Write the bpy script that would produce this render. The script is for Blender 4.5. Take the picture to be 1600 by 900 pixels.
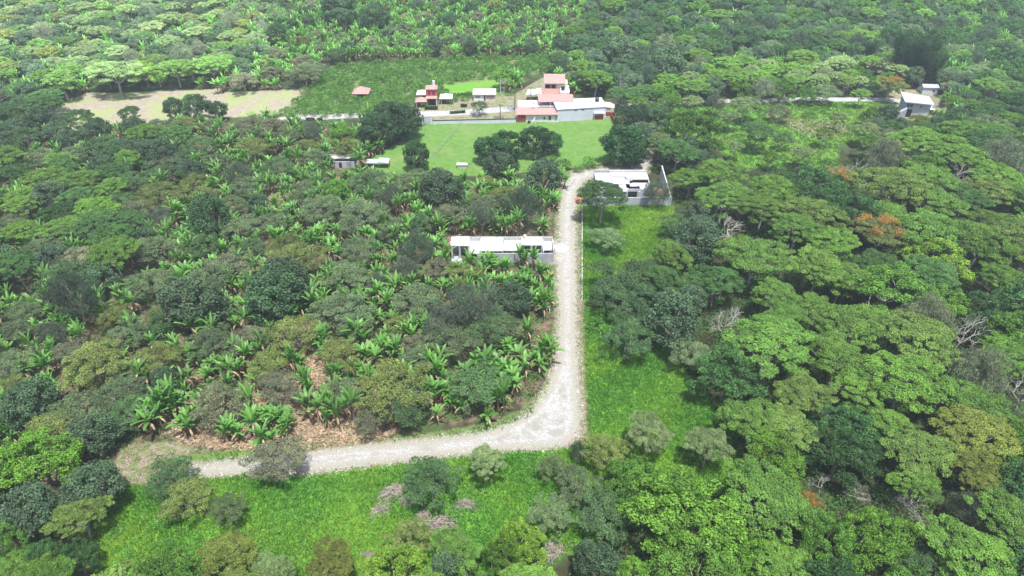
import bpy, math, random
import numpy as np
R = math.radians
scene = bpy.context.scene
for o in list(bpy.data.objects): bpy.data.objects.remove(o)
# ------------------------------------------------------------------ camera, sky, sun, exposure
PITCH = R(35.6); CAMH = 65.0; F = 1081.0
cam_d = bpy.data.cameras.new('camera'); cam = bpy.data.objects.new('camera', cam_d)
scene.collection.objects.link(cam); scene.camera = cam
cam.location = (0, 0, CAMH); cam.rotation_euler = (math.pi/2 - PITCH, 0, 0)
cam_d.sensor_width = 36.0; cam_d.lens = F/1600*36.0; cam_d.clip_start = 1.0; cam_d.clip_end = 5000
world = bpy.data.worlds.new('World'); scene.world = world; world.use_nodes = True
wn = world.node_tree; bg = wn.nodes['Background']
sky = wn.nodes.new('ShaderNodeTexSky'); sky.sky_type = 'NISHITA'; sky.sun_disc = False
SUN_EL, SUN_AZ = R(73), R(160)     # azimuth measured clockwise from +Y (the view direction)
sky.sun_elevation = SUN_EL; sky.sun_rotation = SUN_AZ; sky.air_density = 1.0; sky.dust_density = 3.0; sky.ozone_density = 1.0
wn.links.new(sky.outputs[0], bg.inputs[0]); bg.inputs[1].default_value = 0.125
sl = bpy.data.lights.new('sun', 'SUN'); sl.energy = 4.6; sl.angle = R(3); sl.color = (1.0, 0.98, 0.94)
sun = bpy.data.objects.new('sun', sl); scene.collection.objects.link(sun); sun.location = (0, 0, 200)
sun.rotation_euler = (math.pi/2 - SUN_EL, 0, math.pi - SUN_AZ)
scene.view_settings.view_transform = 'Standard'; scene.view_settings.look = 'None'
scene.view_settings.exposure = 1.02; scene.view_settings.gamma = 1.0
scene.view_settings.use_curve_mapping = False
scene.cycles.max_bounces = 5; scene.cycles.diffuse_bounces = 3; scene.cycles.transmission_bounces = 4
scene.cycles.transparent_max_bounces = 4; scene.cycles.volume_bounces = 0
# ------------------------------------------------------------------ terrain height and survey helpers
def gz(x, y):
    y = np.asarray(y, float); x = np.asarray(x, float)
    t = np.clip((y-190)/60, 0, None)
    h = np.where(t < 1, 60*0.10*t*t/2, 60*0.10*(t-0.5))
    return h + 0.22*np.sin(x*0.09+1)*np.cos(y*0.07) + 0.10*np.sin(x*0.31)*np.sin(y*0.27+2)
def at(px, py, z=0.0):
    """survey point: where the sight line of photo point (px,py) meets the terrain raised by z"""
    rx = (px-800)/F; ru = -(py-450)/F
    d = np.array([rx, math.cos(PITCH)+ru*math.sin(PITCH), -math.sin(PITCH)+ru*math.cos(PITCH)])
    zz = z; p = None
    for _ in range(12):
        t = (zz-CAMH)/d[2]; p = np.array([0, 0, CAMH])+d*t
        zz = 0.5*zz+0.5*(z+float(gz(p[0], p[1])))
    return p
def depth(p): return p[1]*math.cos(PITCH)+(CAMH-p[2])*math.sin(PITCH)
def proj(x, y, z):
    dz = z-CAMH; dp = y*math.cos(PITCH)-dz*math.sin(PITCH)
    u = y*math.sin(PITCH)+dz*math.cos(PITCH)
    return 800+F*x/dp, 450-F*u/dp, dp
def inpoly(px, py, poly):
    px = np.asarray(px, float); py = np.asarray(py, float); c = np.zeros(np.broadcast(px, py).shape, bool)
    n = len(poly)
    for i in range(n):
        x1, y1 = poly[i]; x2, y2 = poly[(i+1) % n]
        if y1 == y2: continue
        k = ((y1 > py) != (y2 > py)) & (px < (x2-x1)*(py-y1)/(y2-y1)+x1)
        c ^= k
    return c
def sdist(X, Y, poly):
    """signed distance to a polygon (positive inside)"""
    d = np.full(X.shape, 1e9)
    n = len(poly)
    for i in range(n):
        x1, y1 = poly[i]; x2, y2 = poly[(i+1) % n]
        ex, ey = x2-x1, y2-y1; L = ex*ex+ey*ey+1e-12
        t = np.clip(((X-x1)*ex+(Y-y1)*ey)/L, 0, 1)
        d = np.minimum(d, np.hypot(X-(x1+t*ex), Y-(y1+t*ey)))
    return np.where(inpoly(X, Y, poly), d, -d)
def W(pix): return [tuple(at(a, b)[:2]) for a, b in pix]
# ------------------------------------------------------------------ materials
class NT:
    def __init__(s, name):
        s.m = bpy.data.materials.new(name); s.m.use_nodes = True; s.t = s.m.node_tree
        s.t.nodes.clear(); s.out = s.t.nodes.new('ShaderNodeOutputMaterial')
    def n(s, ty, **kw):
        x = s.t.nodes.new(ty)
        for k, v in kw.items(): setattr(x, k, v)
        return x
    def l(s, a, b): s.t.links.new(a, b)
    def val(s, sock, v):
        if hasattr(v, 'is_output') or hasattr(v, 'links'): s.l(v, sock)
        else:
            if isinstance(v, tuple) and len(v) == 3: v = v+(1,)
            sock.default_value = v
    def mix(s, f, a, b, mode='MIX'):
        x = s.n('ShaderNodeMixRGB', blend_type=mode); s.val(x.inputs[0], f); s.val(x.inputs[1], a); s.val(x.inputs[2], b); return x.outputs[0]
    def math(s, op, a, b=0.0, clamp=False):
        x = s.n('ShaderNodeMath', operation=op); x.use_clamp = clamp; s.val(x.inputs[0], a); s.val(x.inputs[1], b); return x.outputs[0]
    def noise(s, scale, detail=4, rough=0.6, vec=None, dist=0.0):
        x = s.n('ShaderNodeTexNoise'); x.inputs['Scale'].default_value = scale; x.inputs['Detail'].default_value = detail
        x.inputs['Roughness'].default_value = rough; x.inputs['Distortion'].default_value = dist
        if vec is not None: s.l(vec, x.inputs['Vector'])
        return x.outputs[0]
    def ramp(s, v, lo, hi, a=0.0, b=1.0):
        x = s.n('ShaderNodeMapRange'); x.interpolation_type = 'SMOOTHSTEP'
        s.val(x.inputs[0], v); x.inputs[1].default_value = lo; x.inputs[2].default_value = hi
        x.inputs[3].default_value = a; x.inputs[4].default_value = b; return x.outputs[0]
    def attr(s, name, ty='GEOMETRY'):
        x = s.n('ShaderNodeAttribute', attribute_name=name, attribute_type=ty); return x
    def coord(s): return s.n('ShaderNodeTexCoord').outputs['Object']
    def principled(s, col, rough=0.8, spec=0.3, bump=None, bstr=0.3, bdist=0.1):
        p = s.n('ShaderNodeBsdfPrincipled'); s.val(p.inputs['Base Color'], col); s.val(p.inputs['Roughness'], rough)
        p.inputs['Specular IOR Level'].default_value = spec
        if bump is not None:
            b = s.n('ShaderNodeBump'); b.inputs['Strength'].default_value = bstr; b.inputs['Distance'].default_value = bdist
            s.l(bump, b.inputs['Height']); s.l(b.outputs[0], p.inputs['Normal'])
        return p.outputs[0]
    def done(s, sh): s.l(sh, s.out.inputs[0]); return s.m

def leaf_material(name, tintattr=False, trans=0.3, spec=0.12, lo=0.5, hi=1.6, fixed=None):
    t = NT(name)
    if fixed: base = t.mix(1, fixed, fixed, 'MIX')
    elif tintattr: base = t.attr('tint').outputs['Color']
    else: base = t.n('ShaderNodeObjectInfo').outputs['Color']
    lv = t.attr('lv').outputs['Fac']
    k = t.ramp(lv, 0.0, 1.0, lo, hi)
    cm = t.n('ShaderNodeCombineColor'); t.l(k, cm.inputs[0]); t.l(k, cm.inputs[1]); t.l(k, cm.inputs[2])
    c = t.mix(1.0, base, cm.outputs[0], 'MULTIPLY')
    yel = t.mix(1.0, c, (1.2, 1.15, 0.6, 1), 'MULTIPLY')
    c = t.mix(t.ramp(lv, 0.75, 1.0, 0, 0.5), c, yel)
    p = t.principled(c, 0.5, spec)
    tr = t.n('ShaderNodeBsdfTranslucent'); tc = t.mix(1.0, c, (1.05, 1.25, 0.6, 1), 'MULTIPLY'); t.l(tc, tr.inputs[0])
    mx = t.n('ShaderNodeMixShader'); mx.inputs[0].default_value = trans; t.l(p, mx.inputs[1]); t.l(tr.outputs[0], mx.inputs[2])
    return t.done(mx.outputs[0])
def simple(name, col, rough=0.8, var=0.25, scale=3.0, bstr=0.0, spec=0.3, dirt=None):
    t = NT(name); v = t.coord()
    n = t.noise(scale, 6, 0.65, v)
    dk = tuple(c*(1-var) for c in col); lt = tuple(min(1, c*(1+var*0.7)) for c in col)
    c = t.mix(t.ramp(n, 0.3, 0.7), dk, lt)
    if dirt:
        n2 = t.noise(scale*0.35, 5, 0.7, v); c = t.mix(t.ramp(n2, 0.48, 0.68, 0, 0.75), c, dirt)
    return t.done(t.principled(c, rough, spec, n if bstr else None, bstr, 0.05))
def roof_tile(name, col):
    t = NT(name); v = t.coord(); w = t.n('ShaderNodeTexWave'); w.inputs['Scale'].default_value = 1.6; w.inputs['Distortion'].default_value = 0.4
    t.l(v, w.inputs['Vector']); n = t.noise(2.2, 5, 0.7, v)
    c = t.mix(t.ramp(n, 0.3, 0.7), tuple(c*0.75 for c in col), tuple(min(1, c*1.2) for c in col))
    c = t.mix(t.math('MULTIPLY', w.outputs['Fac'], 0.25), c, tuple(c*0.6 for c in col))
    return t.done(t.principled(c, 0.75, 0.3, w.outputs['Fac'], 0.4, 0.05))
M = {}
M['leaf'] = leaf_material('leaf'); M['leaf_fine'] = leaf_material('leaf_fine', trans=0.25, lo=0.5, hi=1.6, spec=0.12)
M['leaf_mass'] = leaf_material('leaf_mass', True)
M['blade'] = leaf_material('grass_blade', True, trans=0.35, lo=0.7, hi=1.4)
M['banana'] = leaf_material('banana_leaf', trans=0.35, spec=0.45, lo=0.65, hi=1.5)
M['bark'] = simple('bark', (0.20, 0.17, 0.14), 0.9, 0.4, 4.0, 0.5)
M['bark_pale'] = simple('pale_bark', (0.30, 0.285, 0.26), 0.85, 0.3, 4.0, 0.4)
M['dry'] = simple('dry_leaf', (0.26, 0.19, 0.11), 0.85, 0.5, 2.0)
M['orange'] = leaf_material('orange_bloom', fixed=(0.34, 0.19, 0.055), lo=0.6, hi=1.4)
M['wall_grey'] = simple('grey_render', (0.33, 0.345, 0.38), 0.85, 0.14, 0.9, 0.2, dirt=(0.24, 0.25, 0.26))
M['concrete'] = simple('pale_concrete', (0.40, 0.395, 0.38), 0.8, 0.2, 1.6, 0.1, dirt=(0.25, 0.245, 0.23))
M['slab_grey'] = simple('grey_concrete', (0.36, 0.385, 0.43), 0.85, 0.15, 0.8, 0.2, dirt=(0.33, 0.35, 0.37))
M['white'] = simple('white_paint', (0.55, 0.55, 0.56), 0.7, 0.06, 1.0, 0.0, dirt=(0.40, 0.41, 0.42))
M['pale_blue'] = simple('pale_blue_paint', (0.45, 0.47, 0.54), 0.7, 0.06, 0.6, dirt=(0.38, 0.40, 0.45))
M['cream'] = simple('cream_paint', (0.5, 0.44, 0.38), 0.75, 0.08, 1.0)
M['maroon'] = simple('maroon_paint', (0.22, 0.035, 0.04), 0.7, 0.15, 1.0)
M['red'] = simple('red_paint', (0.42, 0.075, 0.07), 0.75, 0.15, 1.0)
M['pink_roof'] = roof_tile('pink_roof_tile', (0.34, 0.20, 0.18)); M['old_tile'] = roof_tile('old_roof_tile', (0.29, 0.15, 0.13))
M['dark'] = simple('dark_opening', (0.02, 0.02, 0.022), 0.6, 0.2)
M['glass'] = simple('window_glass', (0.03, 0.035, 0.04), 0.15, 0.1, spec=0.6)
M['tank'] = simple('black_plastic', (0.02, 0.02, 0.02), 0.4, 0.1, spec=0.5)
M['metal'] = simple('galvanised_sheet', (0.27, 0.29, 0.32), 0.45, 0.12, 2.0, spec=0.5)
M['wood'] = simple('weathered_wood', (0.17, 0.13, 0.10), 0.9, 0.3, 5.0)
M['brick'] = simple('red_brick', (0.34, 0.14, 0.09), 0.9, 0.3, 6.0)
M['stone'] = simple('pale_stone', (0.38, 0.37, 0.36), 0.9, 0.35, 2.0)
M['twig'] = simple('dry_twigs', (0.24, 0.20, 0.18), 0.9, 0.35, 2.0)

# ------------------------------------------------------------------ mesh helpers
def link(o, parent=None):
    scene.collection.objects.link(o)
    if parent is not None: o.parent = parent
    return o
def tag(o, label=None, cat=None, group=None, kind=None):
    if label: o['label'] = label
    if cat: o['category'] = cat
    if group: o['group'] = group
    if kind: o['kind'] = kind
    return o
def npmesh(name, V, faces, mats, midx=None, attrs=None, smooth=False):
    """faces: list of (k,arr) blocks with arr (n,k)"""
    me = bpy.data.meshes.new(name)
    V = np.asarray(V, np.float32)
    blocks = faces if isinstance(faces, list) else [faces]
    nl = sum(b.size for b in blocks); npoly = sum(len(b) for b in blocks)
    me.vertices.add(len(V)); me.vertices.foreach_set('co', V.ravel())
    me.loops.add(nl); me.loops.foreach_set('vertex_index', np.concatenate([b.ravel() for b in blocks]).astype(np.int32))
    ls = []; c = 0
    for b in blocks:
        ls.append(c+np.arange(len(b))*b.shape[1]); c += b.size
    me.polygons.add(npoly); me.polygons.foreach_set('loop_start', np.concatenate(ls).astype(np.int32))
    for m in mats: me.materials.append(m)
    if midx is not None: me.polygons.foreach_set('material_index', midx.astype(np.int32))
    if smooth: me.polygons.foreach_set('use_smooth', np.ones(npoly, bool))
    me.update(calc_edges=True)
    for k, a in (attrs or {}).items():
        if a.ndim == 2:
            at_ = me.attributes.new(k, 'FLOAT_COLOR', 'POINT'); at_.data.foreach_set('color', a.astype(np.float32).ravel())
        else:
            at_ = me.attributes.new(k, 'FLOAT', 'POINT'); at_.data.foreach_set('value', a.astype(np.float32))
    return me
class MB:
    """collects boxes, tubes and prisms into one mesh"""
    def __init__(s): s.v = []; s.f = []; s.mi = []; s.n = 0
    def add(s, vs, fs, mi=0):
        s.v += [tuple(p) for p in vs]; s.f += [tuple(i+s.n for i in f) for f in fs]; s.mi += [mi]*len(fs); s.n += len(vs)
    def box(s, x0, x1, y0, y1, z0, z1, mi=0):
        s.add([(x0,y0,z0),(x1,y0,z0),(x1,y1,z0),(x0,y1,z0),(x0,y0,z1),(x1,y0,z1),(x1,y1,z1),(x0,y1,z1)],
              [(3,2,1,0),(4,5,6,7),(0,1,5,4),(1,2,6,5),(2,3,7,6),(3,0,4,7)], mi)
    def wall(s, a, b, th, z0, z1, z1b=None, mi=0):
        a = np.array(a[:2], float); b = np.array(b[:2], float); d = b-a; n = np.array([-d[1], d[0]])/np.linalg.norm(d)*th/2
        z1b = z1 if z1b is None else z1b
        p = [a-n, b-n, b+n, a+n]
        s.add([(q[0], q[1], z0) for q in p]+[(p[0][0],p[0][1],z1),(p[1][0],p[1][1],z1b),(p[2][0],p[2][1],z1b),(p[3][0],p[3][1],z1)],
              [(3,2,1,0),(4,5,6,7),(0,1,5,4),(1,2,6,5),(2,3,7,6),(3,0,4,7)], mi)
    def prism(s, poly, z0, z1, mi=0):
        n = len(poly); z0 = [z0]*n if not hasattr(z0, '__len__') else z0; z1 = [z1]*n if not hasattr(z1, '__len__') else z1
        vs = [(p[0], p[1], z) for p, z in zip(poly, z0)]+[(p[0], p[1], z) for p, z in zip(poly, z1)]
        fs = [tuple(reversed(range(n))), tuple(range(n, 2*n))]+[(i, (i+1) % n, n+(i+1) % n, n+i) for i in range(n)]
        s.add(vs, fs, mi)
    def gable(s, x0, x1, y0, y1, z0, rise, th=0.12, mi=0):      # ridge along x
        ym = (y0+y1)/2
        for (ya, za, yb, zb) in ((y0, z0, ym, z0+rise), (ym, z0+rise, y1, z0)):
            s.add([(x0,ya,za),(x1,ya,za),(x1,yb,zb),(x0,yb,zb),(x0,ya,za+th),(x1,ya,za+th),(x1,yb,zb+th),(x0,yb,zb+th)],
                  [(3,2,1,0),(4,5,6,7),(0,1,5,4),(1,2,6,5),(2,3,7,6),(3,0,4,7)], mi)
    def hip(s, x0, x1, y0, y1, z0, rise, ridge=0.3, mi=0):
        xm0 = x0+(x1-x0)*(0.5-ridge/2); xm1 = x1-(x1-x0)*(0.5-ridge/2); ym = (y0+y1)/2
        s.add([(x0,y0,z0),(x1,y0,z0),(x1,y1,z0),(x0,y1,z0),(x0,y0,z0+.12),(x1,y0,z0+.12),(x1,y1,z0+.12),(x0,y1,z0+.12),(xm0,ym,z0+rise),(xm1,ym,z0+rise)],
              [(3,2,1,0),(0,1,5,4),(1,2,6,5),(2,3,7,6),(3,0,4,7),(4,5,9,8),(5,6,9),(6,7,8,9),(7,4,8)], mi)
    def tube(s, pts, rad, n=6, mi=0):
        pts = [np.array(p, float) for p in pts]; rings = []
        for i, p in enumerate(pts):
            d = pts[min(i+1, len(pts)-1)]-pts[max(i-1, 0)]; d = d/(np.linalg.norm(d)+1e-9)
            u = np.cross(d, (0, 0, 1)) if abs(d[2]) < 0.95 else np.cross(d, (1, 0, 0)); u /= np.linalg.norm(u); w = np.cross(d, u)
            rings.append([p+rad[i]*(math.cos(a)*u+math.sin(a)*w) for a in [2*math.pi*k/n for k in range(n)]])
        vs = [q for r in rings for q in r]; fs = []
        for i in range(len(pts)-1):
            for k in range(n): fs.append((i*n+k, i*n+(k+1) % n, (i+1)*n+(k+1) % n, (i+1)*n+k))
        fs.append(tuple(range(n))); fs.append(tuple((len(pts)-1)*n+k for k in reversed(range(n))))
        s.add(vs, fs, mi)
    def mesh(s, name, mats):
        me = bpy.data.meshes.new(name); me.from_pydata(s.v, [], s.f)
        for m in (mats if isinstance(mats, (list, tuple)) else [mats]): me.materials.append(m)
        me.polygons.foreach_set('material_index', s.mi); me.update(); return me
    def build(s, name, mats, parent=None):
        return link(bpy.data.objects.new(name, s.mesh(name, mats)), parent)
def empty(name, loc, rz=0.0):
    o = bpy.data.objects.new(name, None); o.location = loc; o.rotation_euler = (0, 0, rz); o.empty_display_size = 0.5; return link(o)

# ------------------------------------------------------------------ survey of the ground (photo points on the terrain)
P_ROAD = [(300,742),(320,741),(400,737),(480,737),(560,727),(640,717),(720,708),(800,700),(855,698),(882,694),(898,682),(904,655),(902,620),(900,560),(898,500),(898,430),(897,380),(897,330),(900,300),(912,280),(950,271),(1005,268),(1012,255),(1016,240),(1005,232),(996,246),(985,262),(940,264),(905,268),(888,276),(880,290),(876,320),(875,370),(873,430),(876,500),(872,560),(858,606),(832,642),(800,662),(765,674),(720,683),(640,690),(560,697),(480,708),(400,716),(320,726),(303,729)]
P_SHOULDER = [(180,762),(320,747),(480,743),(640,723),(800,705),(905,699),(922,690),(918,600),(914,520),(911,430),(909,322),(916,290),(950,275),(1015,272),(1022,235),(1000,225),(980,255),(905,262),(880,270),(868,300),(866,370),(862,430),(866,500),(860,560),(846,610),(815,640),(760,663),(680,676),(560,690),(440,702),(330,715),(260,700),(225,690),(190,705)]
P_PAD = [(862,376),(884,374),(890,396),(885,412),(862,412)]
P_DIRT = [(190,695),(260,690),(300,700),(300,722),(250,735),(200,752),(182,760),(178,730)]
P_MEADOW = [(185,765),(320,745),(480,740),(640,722),(800,704),(905,698),(922,690),(916,600),(914,480),(960,490),(1040,545),(1100,610),(1150,680),(1170,760),(1100,800),(960,830),(900,860),(700,905),(400,930),(150,900),(120,850),(160,800)]
P_LOT = [(909,322),(1050,322),(1060,370),(1010,410),(960,440),(911,470)]
P_VERGE = [(270,712),(400,700),(560,690),(680,677),(760,664),(820,640),(850,610),(856,615),(830,650),(790,668),(720,681),(640,687),(560,695),(480,705),(400,713),(320,723)]
P_FIELD = [(668,193),(810,190),(952,184),(966,215),(972,250),(900,262),(740,275),(600,272),(575,250),(610,230)]
P_LITTER = [(415,560),(470,545),(560,575),(620,620),(600,690),(480,705),(370,705),(280,695),(260,660),(380,640)]
P_LITTER2 = [(722,310),(742,330),(735,375),(705,385),(690,370),(712,340)]
P_LITTER3 = [(415,305),(440,300),(455,325),(440,345),(425,330)]
P_PLOUGH = [(72,172),(135,145),(345,138),(338,158),(372,182),(230,196),(90,205)]
P_PLOUGH2 = [(330,146),(485,138),(445,178),(352,184)]
P_ORCH = [(436,182),(520,106),(640,96),(868,86),(880,108),(800,122),(790,150),(640,170),(556,184)]
P_LAWN = [(690,133),(780,124),(776,152),(700,153)]
P_YARD = [(640,152),(800,150),(850,120),(870,150),(955,160),(955,186),(660,194),(630,195),(600,215),(640,170)]
P_MAIN = [(420,186),(480,179),(552,177),(600,176),(660,174),(720,172),(810,166),(900,162),(1000,158),(1100,156),(1200,154),(1380,152),(1450,160),(1452,166),(1380,158),(1200,160),(1100,162),(1000,165),(900,169),(810,173),(720,180),(660,183),(600,183),(552,184),(480,187),(420,193)]
P_PASTURE = [(1020,165),(1200,160),(1400,160),(1400,215),(1310,225),(1310,262),(1150,262),(1120,230),(1030,215)]
P_SOIL1 = [(1195,172),(1240,185),(1320,190),(1340,205),(1290,218),(1230,200),(1200,190)]
P_YARDR = [(1385,142),(1450,135),(1475,160),(1500,190),(1440,195),(1390,175)]
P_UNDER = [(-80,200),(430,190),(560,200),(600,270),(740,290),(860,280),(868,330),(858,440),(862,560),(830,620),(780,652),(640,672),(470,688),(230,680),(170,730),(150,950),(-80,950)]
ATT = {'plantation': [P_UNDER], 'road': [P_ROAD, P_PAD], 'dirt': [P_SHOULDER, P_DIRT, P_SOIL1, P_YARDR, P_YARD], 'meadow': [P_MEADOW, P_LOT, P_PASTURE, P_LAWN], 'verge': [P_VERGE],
       'pitch': [P_FIELD], 'litter': [P_LITTER, P_LITTER2, P_LITTER3], 'plough': [P_PLOUGH, P_PLOUGH2], 'orch': [P_ORCH], 'main': [P_MAIN]}
WP = {k: [W(p) for p in v] for k, v in ATT.items()}
xs = np.unique(np.concatenate([np.arange(-700, -220, 12), np.arange(-220, -110, 1.0), np.arange(-110, 110, 0.5), np.arange(110, 220, 1.0), np.arange(220, 701, 12)]))
ys = np.unique(np.concatenate([np.arange(-60, 24, 3), np.arange(24, 185, 0.5), np.arange(185, 300, 1.0), np.arange(300, 900, 15)]))
X, Y = np.meshgrid(xs, ys)
NX, NY = len(xs), len(ys)
SD = {}
for k, polys in WP.items():
    SD[k] = np.maximum.reduce([np.clip(sdist(X, Y, p), -6, 6) for p in polys])
Z = gz(X, Y)
Z = Z+np.clip(SD['road']+0.6, 0, 1)*0.03
# ground material
def ground_material():
    t = NT('terrain'); v = t.coord()
    n1 = t.noise(0.12, 5, 0.6, v); n2 = t.noise(0.9, 6, 0.65, v); n3 = t.noise(6.0, 5, 0.7, v); n4 = t.noise(0.35, 4, 0.6, v, 0.5)
    def mask(name, amp, soft, off=0.0):
        d = t.attr(name).outputs['Fac']
        nn = t.math('ADD', t.math('MULTIPLY', t.math('SUBTRACT', n2, 0.5), amp), t.math('MULTIPLY', t.math('SUBTRACT', n3, 0.5), amp*0.7))
        return t.ramp(t.math('ADD', t.math('ADD', d, nn), off), -soft, soft)
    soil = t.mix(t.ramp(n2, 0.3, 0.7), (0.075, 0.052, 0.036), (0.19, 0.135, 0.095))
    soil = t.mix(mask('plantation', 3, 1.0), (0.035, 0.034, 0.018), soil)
    moss = t.mix(t.ramp(n3, 0.3, 0.7), (0.025, 0.05, 0.014), (0.06, 0.11, 0.03))
    c = t.mix(t.ramp(n4, 0.36, 0.58), moss, soil)
    g = t.mix(t.ramp(n3, 0.25, 0.75), (0.065, 0.19, 0.022), (0.13, 0.29, 0.035))
    g = t.mix(t.ramp(n4, 0.45, 0.7, 0, 0.7), g, (0.10, 0.20, 0.03))
    g = t.mix(t.ramp(n1, 0.5, 0.7, 0, 0.5), g, (0.14, 0.22, 0.04))
    # orchard soil, litter
    osoil = t.mix(t.ramp(n2, 0.4, 0.62), (0.06, 0.12, 0.03), (0.17, 0.19, 0.08)); c = t.mix(mask('orch', 3, 0.8), c, osoil)
    lit = t.mix(t.ramp(n3, 0.35, 0.65), (0.16, 0.10, 0.07), (0.46, 0.36, 0.27)); c = t.mix(t.math('MULTIPLY', mask('litter', 5, 1.2), t.ramp(n2, 0.38, 0.56)), c, lit)
    c = t.mix(mask('meadow', 1.6, 0.6), c, g)
    # bank soil
    tan = t.mix(t.ramp(n3, 0.3, 0.7), (0.16, 0.125, 0.09), (0.28, 0.235, 0.18)); tan = t.mix(t.ramp(n2, 0.44, 0.60, 0, 0.9), tan, (0.095, 0.15, 0.045))
    c = t.mix(mask('dirt', 2.2, 0.35), c, tan)
    vg = t.mix(t.ramp(n3, 0.3, 0.7), (0.06, 0.13, 0.025), (0.13, 0.2, 0.05)); c = t.mix(mask('verge', 1.6, 0.4), c, vg)
    # ploughed field
    pl = t.mix(t.ramp(n2, 0.3, 0.7), (0.21, 0.18, 0.145), (0.29, 0.25, 0.20)); pl = t.mix(t.ramp(n1, 0.42, 0.58, 0, 0.85), pl, (0.22, 0.26, 0.11)); pl = t.mix(t.ramp(n3, 0.55, 0.7, 0, 0.5), pl, (0.10, 0.13, 0.05)); c = t.mix(mask('plough', 2, 0.5), c, pl)
    # playing field
    pf = t.mix(t.ramp(n2, 0.3, 0.7), (0.070, 0.150, 0.028), (0.105, 0.200, 0.042))
    pf = t.mix(t.ramp(n3, 0.5, 0.8, 0, 0.45), pf, (0.055, 0.13, 0.025)); pf = t.mix(t.ramp(n1, 0.52, 0.66, 0, 0.5), pf, (0.15, 0.19, 0.07)); pf = t.mix(t.ramp(n4, 0.5, 0.75, 0, 0.6), pf, (0.13, 0.215, 0.055)); c = t.mix(mask('pitch', 1.0, 0.3), c, pf)
    # paved road
    mr = t.mix(t.ramp(n2, 0.3, 0.7), (0.26, 0.26, 0.26), (0.33, 0.325, 0.32)); c = t.mix(mask('main', 0.8, 0.3), c, mr)
    # gravel road with wheel tracks and stones
    vor = t.n('ShaderNodeTexVoronoi'); vor.inputs['Scale'].default_value = 8.0; t.l(v, vor.inputs['Vector'])
    st = t.mix(t.ramp(vor.outputs['Distance'], 0.0, 0.55), (0.44, 0.44, 0.43), (0.20, 0.195, 0.19))
    st = t.mix(t.ramp(n3, 0.35, 0.75), st, (0.44, 0.44, 0.43)); st = t.mix(t.ramp(n2, 0.50, 0.62, 0, 0.75), st, (0.24, 0.225, 0.20)); st = t.mix(t.ramp(n4, 0.52, 0.66, 0, 0.5), st, (0.22, 0.21, 0.17))
    trk = t.ramp(t.attr('road').outputs['Fac'], 1.15, 1.5, 0.0, 0.6); st = t.mix(t.math('MULTIPLY', trk, t.ramp(n4, 0.4, 0.6)), st, (0.20, 0.19, 0.15))
    grit = t.ramp(t.math('ADD', t.attr('road').outputs['Fac'], t.math('MULTIPLY', t.math('SUBTRACT', n3, 0.5), 5.0)), -0.9, -0.1, 0, 0.75)
    c = t.mix(grit, c, (0.27, 0.255, 0.225))
    edge = t.ramp(t.math('ADD', t.attr('road').outputs['Fac'], t.math('MULTIPLY', t.math('SUBTRACT', n3, 0.5), 2.2)), 0.3, 1.1, 0.75, 0.0)
    st = t.mix(edge, st, t.mix(t.ramp(n2, 0.4, 0.6), (0.17, 0.165, 0.13), (0.27, 0.265, 0.25)))
    c = t.mix(mask('road', 2.4, 0.5, -0.75), c, st)
    bh = t.math('ADD', n3, t.math('MULTIPLY', n2, 1.5))
    return t.done(t.principled(c, 0.92, 0.15, bh, 0.8, 0.2))
GM = ground_material()
cell = lambda k: (SD[k][:-1, :-1]+SD[k][1:, 1:]+SD[k][:-1, 1:]+SD[k][1:, :-1])/4
own = np.zeros((NY-1, NX-1), int)
cx_, cy_ = (X[:-1, :-1]+X[1:, 1:])/2, (Y[:-1, :-1]+Y[1:, 1:])/2
LAY = ['ground', 'orchard_ground', 'meadow', 'dirt_verge', 'ploughed_field', 'playing_field', 'paved_road', 'gravel_road']
for i, k in enumerate(['orch', 'meadow', 'dirt', 'plough', 'pitch', 'main', 'road']): own[cell(k) > 0] = i+1
idx = np.arange(NX*NY).reshape(NY, NX)
quads = np.stack([idx[:-1, :-1], idx[:-1, 1:], idx[1:, 1:], idx[1:, :-1]], -1)
VV = np.stack([X, Y, Z], -1).reshape(-1, 3)
LAYLAB = {'gravel_road': 'pale gravel road bending beside the grassy lots', 'playing_field': 'bright mown grass playing field before the white compound'}
for i, nm in enumerate(LAY):
    q = quads[own == i]
    u, inv = np.unique(q, return_inverse=True)
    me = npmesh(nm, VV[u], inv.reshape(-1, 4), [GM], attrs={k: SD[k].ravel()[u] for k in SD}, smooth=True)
    o = link(bpy.data.objects.new(nm, me)); tag(o, LAYLAB.get(nm), kind='structure')

# ------------------------------------------------------------------ leaves, crowns, trunks
def leaves(C, N, L, Wd, rng, droop=0.0, lv=None):
    n = len(C)
    N = N/(np.linalg.norm(N, axis=1, keepdims=True)+1e-9)
    r = rng.normal(size=(n, 3)); T = np.cross(N, r); T /= (np.linalg.norm(T, axis=1, keepdims=True)+1e-9)
    B = np.cross(N, T)
    L = (L*rng.uniform(0.65, 1.35, n))[:, None]; Wd = (Wd*rng.uniform(0.7, 1.3, n))[:, None]
    V = np.stack([C-T*L/2, C+B*Wd/2+T*L*0.05, C+T*L/2-np.array([0, 0, 1])*L*droop, C-B*Wd/2+T*L*0.05], 1).reshape(-1, 3)
    F_ = np.arange(n*4).reshape(n, 4)
    lv = np.repeat(rng.random(n) if lv is None else lv, 4)
    return V, F_, lv
def rdir(rng, n, zmin=-1.0):
    z = rng.uniform(zmin, 1, n); a = rng.uniform(0, 2*np.pi, n); s = np.sqrt(np.clip(1-z*z, 0, 1))
    return np.stack([s*np.cos(a), s*np.sin(a), z], 1)
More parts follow.
